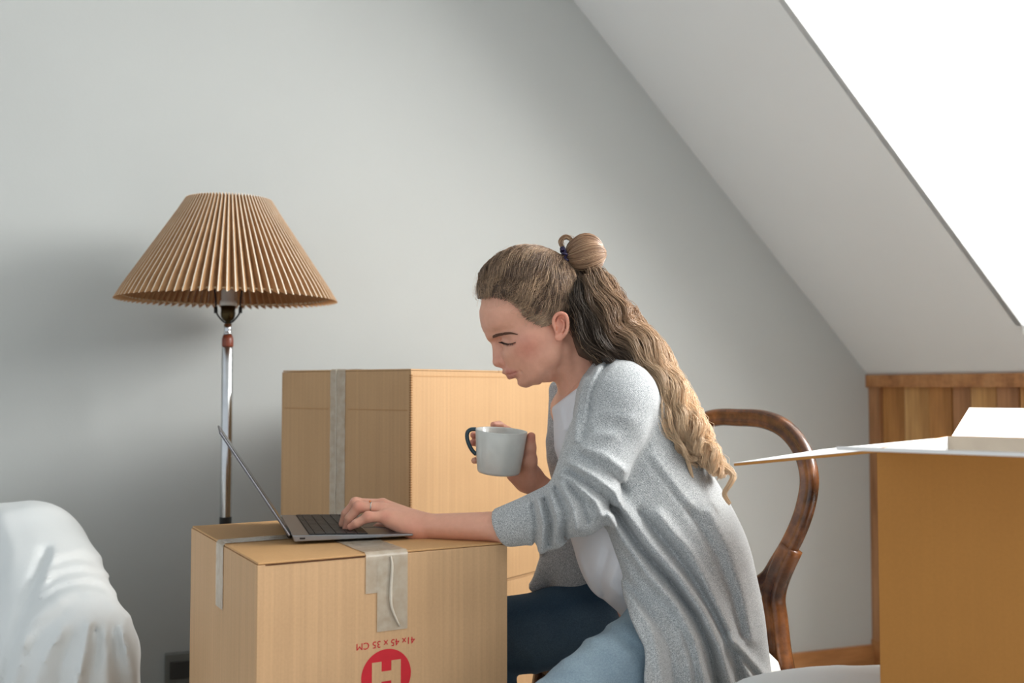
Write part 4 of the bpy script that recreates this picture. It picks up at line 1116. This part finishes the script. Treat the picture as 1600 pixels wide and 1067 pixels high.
# cardigan
SH = P(970, 624, 1.655); EL = P(903, 786, 1.640); CU = P(788, 824, 1.690)
S = Solid()
S.u(s_fcone(P(962, 668, 1.80), P(1058, 868, 1.82), .150, .166, (1, 0, .45), .73), 0)                 # back
S.u(s_fcone(P(1058, 868, 1.82), P(1094, 1010, 1.85), .166, .180, (1, 0, .2), .62), .04)
S.u(s_cone(P(1088, 1010, 1.87), P(1086, 1100, 1.87), .112, .118), .04)
S.u(s_cone(P(1112, 890, 1.78), P(1130, 1040, 1.76), .058, .056), .03)
S.u(s_cone(P(975, 626, 1.68), P(945, 640, 1.90), .052, .055), .04)                                  # shoulders
S.u(s_cone(P(1000, 650, 1.72), P(1020, 700, 1.85), .055, .06), .04)
S.u(s_cone(P(925, 612, 1.80), P(950, 660, 1.81), .066, .09), .03)                                   # collar round the neck
S.u(s_cone(HIPN + (0, 0, .01), KNN * .75 + HIPN * .25, .118, .092), .05)                            # front panel lying over the thigh
S.u(s_cone(P(965, 800, 1.70), P(1035, 985, 1.66), .040, .050), .05)
def openf(p):                                                   # everything in front of the lapel edge, near side
    x, y = project(p)
    xl = np.interp(y, [540, 572, 600, 640, 680, 720, 760, 800, 870, 960, 1010, 1080, 1300], [932, 924, 910, 902, 899, 900, 920, 940, 957, 984, 1006, 1008, 1010]).astype(F)
    return np.maximum((x - xl) * F(.00105), (p[:, 1] - F(1.915)) * F(.9))
S.s(openf, .004)
def neckhole(p):
    x, y = project(p); return np.maximum((y - (600 - (x - 905) * .95)) * F(.0009), (x - 975) * F(.001))
S.s(neckhole, .006)
S.s(s_cone(P(905, 560, 1.79), P(926, 622, 1.795), .052, .056), .008)
S.u(s_cone(SH, EL, .0620, .0540), .010)
S.u(s_cone(P(942, 606, 1.76), P(966, 606, 1.69), .046, .046), .02)                                                             # sleeve
S.u(s_cone(EL, CU, .0500, .0330), .010)
S.u(s_cone(P(866, 832, 1.655), P(851, 836, 1.665), .026, .024), .012)
for a_, b_ in zip([(908, 705, 1.712), (911, 650, 1.705), (920, 612, 1.705), (936, 586, 1.715), (956, 570, 1.735)], [(911, 650, 1.705), (920, 612, 1.705), (936, 586, 1.715), (956, 570, 1.735), (988, 564, 1.785)]):
    S.u(s_cone(P(*a_), P(*b_), .0150, .0150), .008)
# far half of the cardigan
S.u(s_cone(P(900, 640, 1.93), P(905, 720, 1.95), .050, .052), .02)
S.u(s_fcone(P(876, 612, 1.925), P(870, 715, 1.925), .0230, .0170, (.5, 1, 0), .8), .012)
S.u(s_fcone(P(868, 690, 1.93), P(876, 740, 1.935), .0150, .0170, (.5, 1, 0), .8), .012)
S.u(s_cone(P(905, 720, 1.95), P(935, 840, 1.95), .050, .044), .02)
S.u(s_fcone(P(900, 850, 1.97), P(838, 915, 1.985), .055, .016, (0, 1, .3), .6), .02)
S.u(s_fcone(P(905, 850, 1.96), P(905, 930, 1.975), .050, .050, (0, 1, .3), .6), .02)
def cuffcut(p):
    q = p - CU.astype(F); n = (CU - EL); n = (n / np.linalg.norm(n)).astype(F); return np.maximum(F(.006) - q @ n, p[:, 1] - F(1.80))
S.s(cuffcut, .003)
S.i(lambda p: (F(.33) - p[:, 2]), .004)
CF = [([(915, 592), (906, 615), (902, 645), (899, 690)], .0040, 5), ([(952, 566), (935, 588), (926, 615), (920, 650), (912, 684)], -.0045, 3.4), ([(935, 575), (922, 600), (912, 640)], .0030, 6),
      ([(950, 566), (985, 560), (1012, 578), (1030, 610), (1030, 660), (1005, 715)], -.0022, 2.2),
      # long folds from the armpit to the hem
      ([(952, 805), (975, 845), (1015, 900), (1055, 945), (1085, 1000), (1102, 1067)], .0110, 8), ([(962, 798), (1000, 855), (1045, 905), (1085, 960), (1108, 1010), (1120, 1067)], -.0110, 5),
      ([(975, 795), (1015, 850), (1060, 900), (1098, 955), (1125, 1010), (1140, 1067)], .0110, 9), ([(1000, 800), (1050, 860), (1090, 915), (1120, 970), (1145, 1020), (1158, 1067)], -.0070, 6),
      ([(1030, 805), (1080, 865), (1112, 925), (1140, 985), (1165, 1040)], .0080, 9), ([(1080, 800), (1120, 870), (1145, 930), (1160, 990)], -.0050, 7), ([(1110, 800), (1140, 860), (1162, 930), (1175, 1000)], .0050, 9),
      ([(945, 835), (975, 900), (1015, 960), (1045, 1010), (1055, 1067)], -.0060, 7), ([(985, 930), (1020, 985), (1035, 1067)], .0060, 9), ([(1060, 985), (1075, 1030), (1080, 1067)], .0050, 6), ([(1140, 1000), (1165, 1022), (1180, 1040)], .0080, 7), ([(1150, 1015), (1175, 1045)], -.0090, 5),
      ([(1012, 718), (1040, 755), (1075, 800), (1110, 845)], -.0030, 2.5), ([(1024, 716), (1052, 752), (1085, 795)], .0025, 5),
      # sleeve
      ([(832, 788), (838, 820), (836, 858)], -.0055, 3.5), ([(841, 782), (849, 820), (846, 862)], .0075, 4.5), ([(851, 780), (861, 815), (858, 850)], -.0065, 3.2), ([(860, 772), (872, 812), (868, 848)], .0060, 5),
      ([(868, 762), (884, 800), (882, 840)], -.0060, 4), ([(876, 756), (897, 795), (900, 825)], .0060, 5), ([(884, 748), (908, 780), (918, 815)], -.0065, 4),
      ([(875, 742), (905, 762), (932, 785), (940, 806)], .0080, 5), ([(892, 736), (915, 752), (950, 780), (955, 798)], -.0070, 4), ([(890, 722), (925, 742), (960, 768), (968, 785)], .0085, 5.5), ([(908, 711), (935, 724), (965, 748), (978, 768)], -.0055, 4.5), ([(912, 700), (945, 712), (975, 735)], .0050, 6),
      ([(902, 694), (912, 684), (922, 674)], -.0026, 4), ([(900, 690), (930, 678), (960, 680)], .0025, 7), ([(915, 655), (945, 645), (985, 655)], .0020, 9)]
S.d(ridges([(p_, a_ * (1.5 if w_ > 3 else 1), w_) for p_, a_, w_ in CF]))
S.d(wave(.0016, 45, 30, 38, 1))
card = own(sdf_obj('cardigan', [(S, (-.05, 1.30, .32), (.62, 2.16, 1.03), .0036)], M_knit, sm=1))

# ring on the finger
bm = bmesh.new(); rc = Vector(HL(650, 308, 1.7365)); dr = (Vector(HL(478, 300, 1.734)) - Vector(HL(835, 320, 1.739))).normalized()
q = dr.to_track_quat('Z', 'Y'); ringpts = [rc + q @ Vector((.0101 * math.cos(a), .0101 * math.sin(a), 0)) for a in np.linspace(0, 2 * PI, 33)]
add_tube(bm, ringpts, .0009, 8, cap=False)
ring = own(bm_obj('ring', bm, m_plain('silver', srgb(200, 198, 190), .18, 1.0), None, True)); ring['label'] = 'silver ring with a small stone on the left hand'
bm = bmesh.new(); bmesh.ops.create_icosphere(bm, subdivisions=2, radius=.0021, matrix=Matrix.Translation(rc + Vector((-.0005, -.003, .0105)))); own(bm_obj('ring_stone', bm, m_plain('amber_stone', srgb(226, 140, 92), .12), None, True))
# ---------------------------------------------------------------- hair
t = NT('hair'); at = t.n('ShaderNodeVertexColor'); at.layer_name = 'hair'
t.l(at.outputs[0], t.b.inputs['Base Color']); M_hair = t.done(.38, 0, .5)
M_hair.node_tree.nodes['Principled BSDF'].inputs['Sheen Weight'].default_value = .1
M_hairbase = m_plain('hair_shade', srgb(84, 60, 44), .7)
DARK = np.array(srgb(60, 41, 31)[:3]); MID = np.array(srgb(146, 110, 82)[:3]); LITE = np.array(srgb(220, 186, 150)[:3]); BLOND = np.array(srgb(240, 208, 170)[:3])
CC = np.array(Z(395, 440)); CR_ = np.array([.0815, .0715, .0775])
HLX = [40, 100, 125, 200, 280, 335, 375, 420, 480, 525, 552, 580, 620, 648, 665, 700, 760, 900]
HLY = [430, 440, 448, 440, 458, 500, 560, 595, 618, 604, 555, 524, 530, 600, 700, 800, 830, 830]
def zc(p):
    x, y = project(p); return (x - 720) * 3.8125, (y - 350) * 3.8125
S = Solid(); S.u(s_ell(CC, CR_ + .0008), 0); S.u(s_cone(Z(600, 560, 0), Z(690, 720, 0), .056, .050), .03)
S.u(s_cone(Z(690, 680, .0), Z(790, 780, 0), .052, .048), .03)
def hairline(p):
    x, y = zc(p); return ((y - np.interp(x, HLX, HLY) + 16) * .00029).astype(F)
S.i(hairline, .006)
hb = own(sdf_obj('hair_base', [(S, (-.08, 1.64, .93), (.18, 1.88, 1.15), .0030)], M_hairbase, sm=1))

BUN = np.array(Z(632, 212)); 
def lockcol(n, K, t, lk=None):
    """per-strand colour: brown at the root, blond towards the ends, random light streaks"""
    r = rng.random((n, 1, 1)); tt = t[..., None]
    c = DARK * (1 - tt) + MID * tt
    hl = (r > .70) * .45 + rng.random((n, 1, 1)) * .15
    if lk is not None: hl = hl * .8 + (rng.random(400)[lk] ** 2)[:, None, None] * .32
    return c * (1 - hl) + LITE * hl
# hair combed back over the head to the bun
n = 4800; K = 25
lock = rng.integers(0, 170, n)
lp_dir = []
while len(lp_dir) < 170:
    d = rng.normal(size=3); d /= np.linalg.norm(d); p = CC + d * CR_ * 1.05
    x, y = zc(p[None].astype(F)); x = x[0]; y = y[0]
    if y < np.interp(x, HLX, HLY) - 6 and not (x > 600 and y > 520): lp_dir.append(d)
lp_dir = np.array(lp_dir)
# more locks right at the front hairline
NL = 120; lock = lock % NL
d0 = lp_dir[lock] + rng.normal(size=(n, 3)) * .085; d0 /= np.linalg.norm(d0, axis=1, keepdims=True)
p0 = CC + d0 * CR_ * 1.04
x, y = zc(p0.astype(F)); over = y - (np.interp(x, HLX, HLY) - 3)
ok = over < 0; d0 = d0[ok]; lock = lock[ok]
# extra roots right along the hairline, joined to the nearest lock
e0 = rng.normal(size=(60000, 3)); e0 /= np.linalg.norm(e0, axis=1, keepdims=True); x, y = zc((CC + e0 * CR_ * 1.03).astype(F)); over = y - np.interp(x, HLX, HLY)
e0 = e0[(over < 3) & (over > -26) & (x < 640)][:1900]; elock = np.argmin(((e0[:, None] - lp_dir[None, :NL]) ** 2).sum(2), 1)
d0 = np.vstack([d0, e0]); lock = np.concatenate([lock, elock]); n = len(d0)
dB = (BUN - CC) / CR_; dB /= np.linalg.norm(dB)
tt = np.linspace(0, 1, K)
om = np.arccos(np.clip(d0 @ dB, -1, 1))[:, None]
dirs = (np.sin((1 - tt) * om)[..., None] * d0[:, None] + np.sin(tt * om)[..., None] * dB) / np.sin(om)[..., None]
Lg = om * .078
ph = rng.random(170)[lock][:, None] * 6.28; wl = (.038 + .020 * rng.random(170))[lock][:, None]
phase = 6.283 * tt * Lg / wl + ph + rng.normal(size=(n, 1)) * .45
perp = np.cross(dirs, np.gradient(dirs, axis=1)); perp /= np.linalg.norm(perp, axis=2, keepdims=True) + 1e-9
amp = .0080 * np.sin(PI * np.clip(tt * 1.15, 0, 1)) ** .5
rad = 1.030 + (.030 + .080 * rng.random(170)[lock][:, None] + .02 * rng.random((n, 1)) + .042 * np.sin(phase + 1.3)) * np.clip(tt * 5, .15, 1)
pos = CC + dirs * CR_ * rad[..., None] + perp * (amp * np.sin(phase) + rng.normal(size=(n, 1)) * .0005)[..., None]
end = BUN + rng.normal(size=(n, 3)) * .004
w = np.clip((tt - .86) / .14, 0, 1)[None, :, None] ** 1.5; pos = pos * (1 - w) + end[:, None] * w
dd_ = HEAD.ev(pos.reshape(-1, 3).astype(F)).reshape(n, K); push = np.clip(.0022 - dd_, 0, .02) * 1.25
pos[..., 1] += np.where(pos[..., 1] < YH, -1, 1) * push
cols = lockcol(n, K, np.broadcast_to(.02 + .60 * tt, (n, K)), lock)
strandmesh('hair_top', pos, (.00040 * (1 - .35 * tt))[None], M_hair, cols=cols)
# frizz: single curly hairs standing off the head
n = 1300; K = 14
d0 = rng.normal(size=(n * 6, 3)); d0 /= np.linalg.norm(d0, axis=1, keepdims=True); p0 = CC + d0 * CR_ * 1.08
x, y = zc(p0.astype(F)); sel = (y < np.interp(x, HLX, HLY) + 4); d0 = d0[sel][:n]; n = len(d0); p0 = (CC + d0 * CR_ * 1.08)
tng = rng.normal(size=(n, 3)); tng -= d0 * (tng * d0).sum(1, keepdims=True); tng /= np.linalg.norm(tng, axis=1, keepdims=True); bn = np.cross(d0, tng)
tk = np.linspace(0, 1, K); L = (.008 + .020 * rng.random((n, 1)))
pos = p0[:, None] + d0[:, None] * (L * tk * (.05 + .45 * rng.random((n, 1)) ** 2))[..., None] + tng[:, None] * (L * np.sin(tk * 3.4) * .8)[..., None] + bn[:, None] * (.0035 * np.sin(tk * 7 + rng.random((n, 1)) * 6))[..., None]
strandmesh('hair_wisps', pos, (.00020 * (1 - .5 * tk))[None], M_hair, cols=np.broadcast_to((MID + LITE) / 2, (n, K, 3)))

# bun: coils wound round a core
S = Solid(); S.u(s_ell(Z(742, 188), (.0300, .029, .0325)), 0)
bun0 = own(sdf_obj('hair_bun', [(S, Vector(Z(742, 188)) - Vector((.045, .045, .045)), Vector(Z(742, 188)) + Vector((.045, .045, .045)), .003)], m_plain('bun_brown', srgb(120, 88, 62), .6), sm=1))
n = 1000; K = 20; BC = np.array(Z(742, 188)); tk = np.linspace(0, 1, K)
lk = rng.integers(0, 26, n); tilt = (rng.random(26) - .5)[lk][:, None] * .9; a0 = (rng.random(26) * 6.28)[lk][:, None] + rng.normal(size=(n, 1)) * .25
span = 2.6 + rng.random(26)[lk][:, None] * 1.2; off = (rng.random(26) * 2 - 1)[lk][:, None] * .020 + rng.normal(size=(n, 1)) * .0025
phi0 = (-2.7 + 3.6 * rng.random(26))[lk][:, None] + rng.normal(size=(n, 1)) * .10
a = 3.3 - (3.4 + 1.6 * rng.random(26)[lk][:, None]) * tk; phi = phi0 + 1.1 * tk
rr = 1.03 + .13 * rng.random(26)[lk][:, None] + .05 * rng.random((n, 1)) + .02 * np.sin(9 * tk + a0) - .35 * np.clip((tk - .8) / .2, 0, 1)
X_ = .0300 * rr * np.cos(a); W_ = rr * np.sin(a); Z_ = .0335 * W_ * np.cos(phi); Y_ = .029 * W_ * np.sin(phi)
pos = BC + np.stack([X_, Y_, Z_], -1)
strandmesh('bun_strands', pos, (.00055 + 0 * tk)[None], M_hair, cols=lockcol(n, K, np.full((n, K), 1.0) * (.6 + .4 * rng.random((n, 1)))))
# little loop on top of the bun
n = 160; K = 12; tk = np.linspace(0, 1, K); a = 3.9 - 3.6 * tk
pos = np.array(Z(628, 108)) + np.stack([.0105 * np.cos(a), 0 * a, .0090 * np.sin(a)], -1)[None] + rng.normal(size=(n, 1, 3)) * .0016
strandmesh('bun_loop', pos, .0004, M_hair, cols=lockcol(n, K, np.full((n, K), 1.0)))
# tie
bm = bmesh.new(); axb = (Vector(Z(740, 180)) - Vector(Z(620, 215))).normalized(); q = axb.to_track_quat('Z', 'Y')
tp = []
for a in np.linspace(0, 2 * PI, 90):
    tp.append(Vector(Z(622, 202)) + q @ Vector(((.0165 + .0022 * math.cos(11 * a)) * math.cos(a), (.0165 + .0022 * math.cos(11 * a)) * math.sin(a), .0028 * math.sin(11 * a))))
add_tube(bm, tp, .0024, 7, cap=False); tie = own(bm_obj('hair_tie', bm, m_plain('violet_elastic', srgb(44, 36, 74), .35), None, True)); tie['label'] = 'dark violet coiled hair tie'

# long wavy hair down the back
cl = spline([(898, 418, 1.785), (918, 462, 1.735), (945, 515, 1.715), (985, 553, 1.712), (1022, 600, 1.705), (1050, 645, 1.70), (1075, 685, 1.70), (1098, 712, 1.70), (1128, 745, 1.70)], 10)
hwd = np.interp(np.linspace(0, 1, len(cl)), [0, .12, .25, .38, .5, .62, .75, .88, 1], [24, 46, 56, 50, 42, 37, 33, 22, 5])
tan = np.gradient(cl[:, :2], axis=0); tan /= np.linalg.norm(tan, axis=1, keepdims=True); nrm = np.stack([tan[:, 1], -tan[:, 0]], 1)   # points up-right
def tailpt(s, u, v):
    """s 0..1 along, u -1..1 across (+1 = outer/back side), v -1..1 depth"""
    k = np.clip(s * (len(cl) - 1), 0, len(cl) - 1.001); i = k.astype(int); fr = (k - i)
    def L(arr): return arr[i] * (1 - fr)[..., None] + arr[i + 1] * fr[..., None] if arr.ndim > 1 else arr[i] * (1 - fr) + arr[i + 1] * fr
    c = L(cl); nn = L(nrm); w = L(hwd)
    px = c[..., 0] + nn[..., 0] * u * w; py = c[..., 1] + nn[..., 1] * u * w
    Y = c[..., 2] + v * (.020 + .0007 * w) + .018 * np.abs(u) ** 2
    dx = (px - 800) / FPX; dy = -(py - 533.5) / FPX
    ry = math.cos(PITCH) - dy * math.sin(PITCH); rz = math.sin(PITCH) + dy * math.cos(PITCH)
    return np.stack([dx * Y / ry, Y, rz * Y / ry + EYE], -1)
S = Solid()
for a, b in zip(range(0, 60, 6), range(6, 66, 6)):
    a_ = tailpt(np.array([a / 80]), np.array([0.]), np.array([.7]))[0]; b_ = tailpt(np.array([b / 80]), np.array([0.]), np.array([.7]))[0]
    wa = np.interp(a / 80, np.linspace(0, 1, len(hwd)), hwd) * .00070; wb_ = np.interp(b / 80, np.linspace(0, 1, len(hwd)), hwd) * .00070
    S.u(s_fcone(a_, b_, wa, wb_, (0, 1, 0), .5), .02)
own(sdf_obj('hair_back', [(S, (.04, 1.62, .82), (.42, 1.86, 1.10), .004)], m_plain('hair_mid', srgb(112, 82, 60), .7), sm=1))
NLK = 95; n = 4600; K = 38
lk = rng.integers(0, NLK, n); tk = np.linspace(0, 1, K)
lu = (rng.random(NLK) * 2 - 1) * .92; lv = rng.random(NLK) * 2 - 1; ls = rng.random(NLK) * .06; le = np.clip(.80 + .22 * rng.random(NLK) - .12 * (lu < -.2) , .6, 1.0)
rad_l = rng.normal(size=(n, 2)) * .0026
s = ls[lk][:, None] + (le - ls)[lk][:, None] * tk
taper = 1 - .55 * np.clip((tk - .75) / .25, 0, 1)
conv = 1.0
u = lu[lk][:, None] * conv + 0 * s; v = lv[lk][:, None] + 0 * s
base = tailpt(s, u, v)
wlen = (.056 + .026 * rng.random(NLK))[lk][:, None]; ph = (rng.random(NLK) * 6.28)[lk][:, None]; Ltot = .46
phase = 6.283 * s * Ltot / wlen + ph + rng.normal(size=(n, 1)) * .22
A = (.0030 + .0052 * s) * (.6 + .9 * rng.random(NLK)[lk][:, None])
# local frame
T = np.gradient(base, axis=1); T /= np.linalg.norm(T, axis=2, keepdims=True) + 1e-9
N1 = np.cross(T, np.array([0, 1, 0])); N1 /= np.linalg.norm(N1, axis=2, keepdims=True) + 1e-9
Yv = np.array([0, 1, 0])
pos = base + N1 * (A * np.sin(phase) + rad_l[:, :1] * taper * 1.15)[..., None] + Yv * (A * .9 * np.cos(phase) + rad_l[:, 1:] * taper)[..., None]
pos += rng.normal(size=(n, 1, 3)) * .0005 + .0022 * np.sin(6.283 * (tk[None, :, None] * (2 + 4 * rng.random((n, 1, 3))) + rng.random((n, 1, 3))))
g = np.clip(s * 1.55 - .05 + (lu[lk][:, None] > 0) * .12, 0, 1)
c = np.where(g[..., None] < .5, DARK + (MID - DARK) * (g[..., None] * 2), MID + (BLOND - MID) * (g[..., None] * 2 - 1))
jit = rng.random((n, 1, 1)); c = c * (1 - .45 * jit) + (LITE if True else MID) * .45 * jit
dk = np.clip((.50 - s) / .15, 0, 1) * np.clip((.30 - lu[lk][:, None]) * 1.6, 0, 1); c *= (1 - .80 * np.clip(dk * 1.6, 0, 1))[..., None]  # shade on the inner hair by the neck, painted into the strand colour
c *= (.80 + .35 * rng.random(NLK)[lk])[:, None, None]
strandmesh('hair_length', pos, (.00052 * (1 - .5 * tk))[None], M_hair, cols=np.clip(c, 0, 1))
# the last curl hanging free and stray hairs
n = 130; K = 30; tk = np.linspace(0, 1, K)
crl = spline([P(1085, 705, 1.70), P(1100, 722, 1.70), P(1128, 728, 1.70), P(1146, 742, 1.695), P(1140, 758, 1.69), P(1132, 772, 1.69), P(1142, 790, 1.695)], 5)[:K]
K = len(crl); tk = np.linspace(0, 1, K)
pos = crl[None] + rng.normal(size=(n, 1, 3)) * (.0030 * (1 - .6 * tk))[None, :, None]
strandmesh('hair_curl', pos, .0004, M_hair, cols=np.broadcast_to(BLOND * .9, (n, K, 3)))
crl = spline([P(1062, 680, 1.69), P(1072, 700, 1.685), P(1076, 722, 1.68), P(1082, 745, 1.685)], 7); K = len(crl); tk = np.linspace(0, 1, K)
pos = crl[None] + rng.normal(size=(90, 1, 3)) * (.0030 * (1 - .7 * tk))[None, :, None]
strandmesh('hair_curl', pos, .0004, M_hair, cols=np.broadcast_to(BLOND * .85, (90, K, 3)))
n = 800; K = 14; tk = np.linspace(0, 1, K); s0 = rng.random((n, 1)) * .9; us = np.where(rng.random((n, 1)) < .7, 1.0, -.9) * (.85 + .15 * rng.random((n, 1)))
b0 = tailpt(s0 + .10 * tk, us + 0 * tk, (rng.random((n, 1)) * 2 - 1) + 0 * tk)
out = np.sign(us)[..., None] * np.cross(np.gradient(b0, axis=1), Yv); out /= np.linalg.norm(out, axis=2, keepdims=True) + 1e-9
pos = b0 - out * (.004 + .013 * rng.random((n, 1)) * np.sin(tk * 3))[..., None] + rng.normal(size=(n, 1, 3)) * .002 + .003 * np.sin(tk[None, :, None] * 8 + rng.random((n, 1, 3)) * 6)
strandmesh('hair_wisps', pos, (.00019 * (1 - .4 * tk))[None], M_hair, cols=np.broadcast_to(LITE, (n, K, 3)))
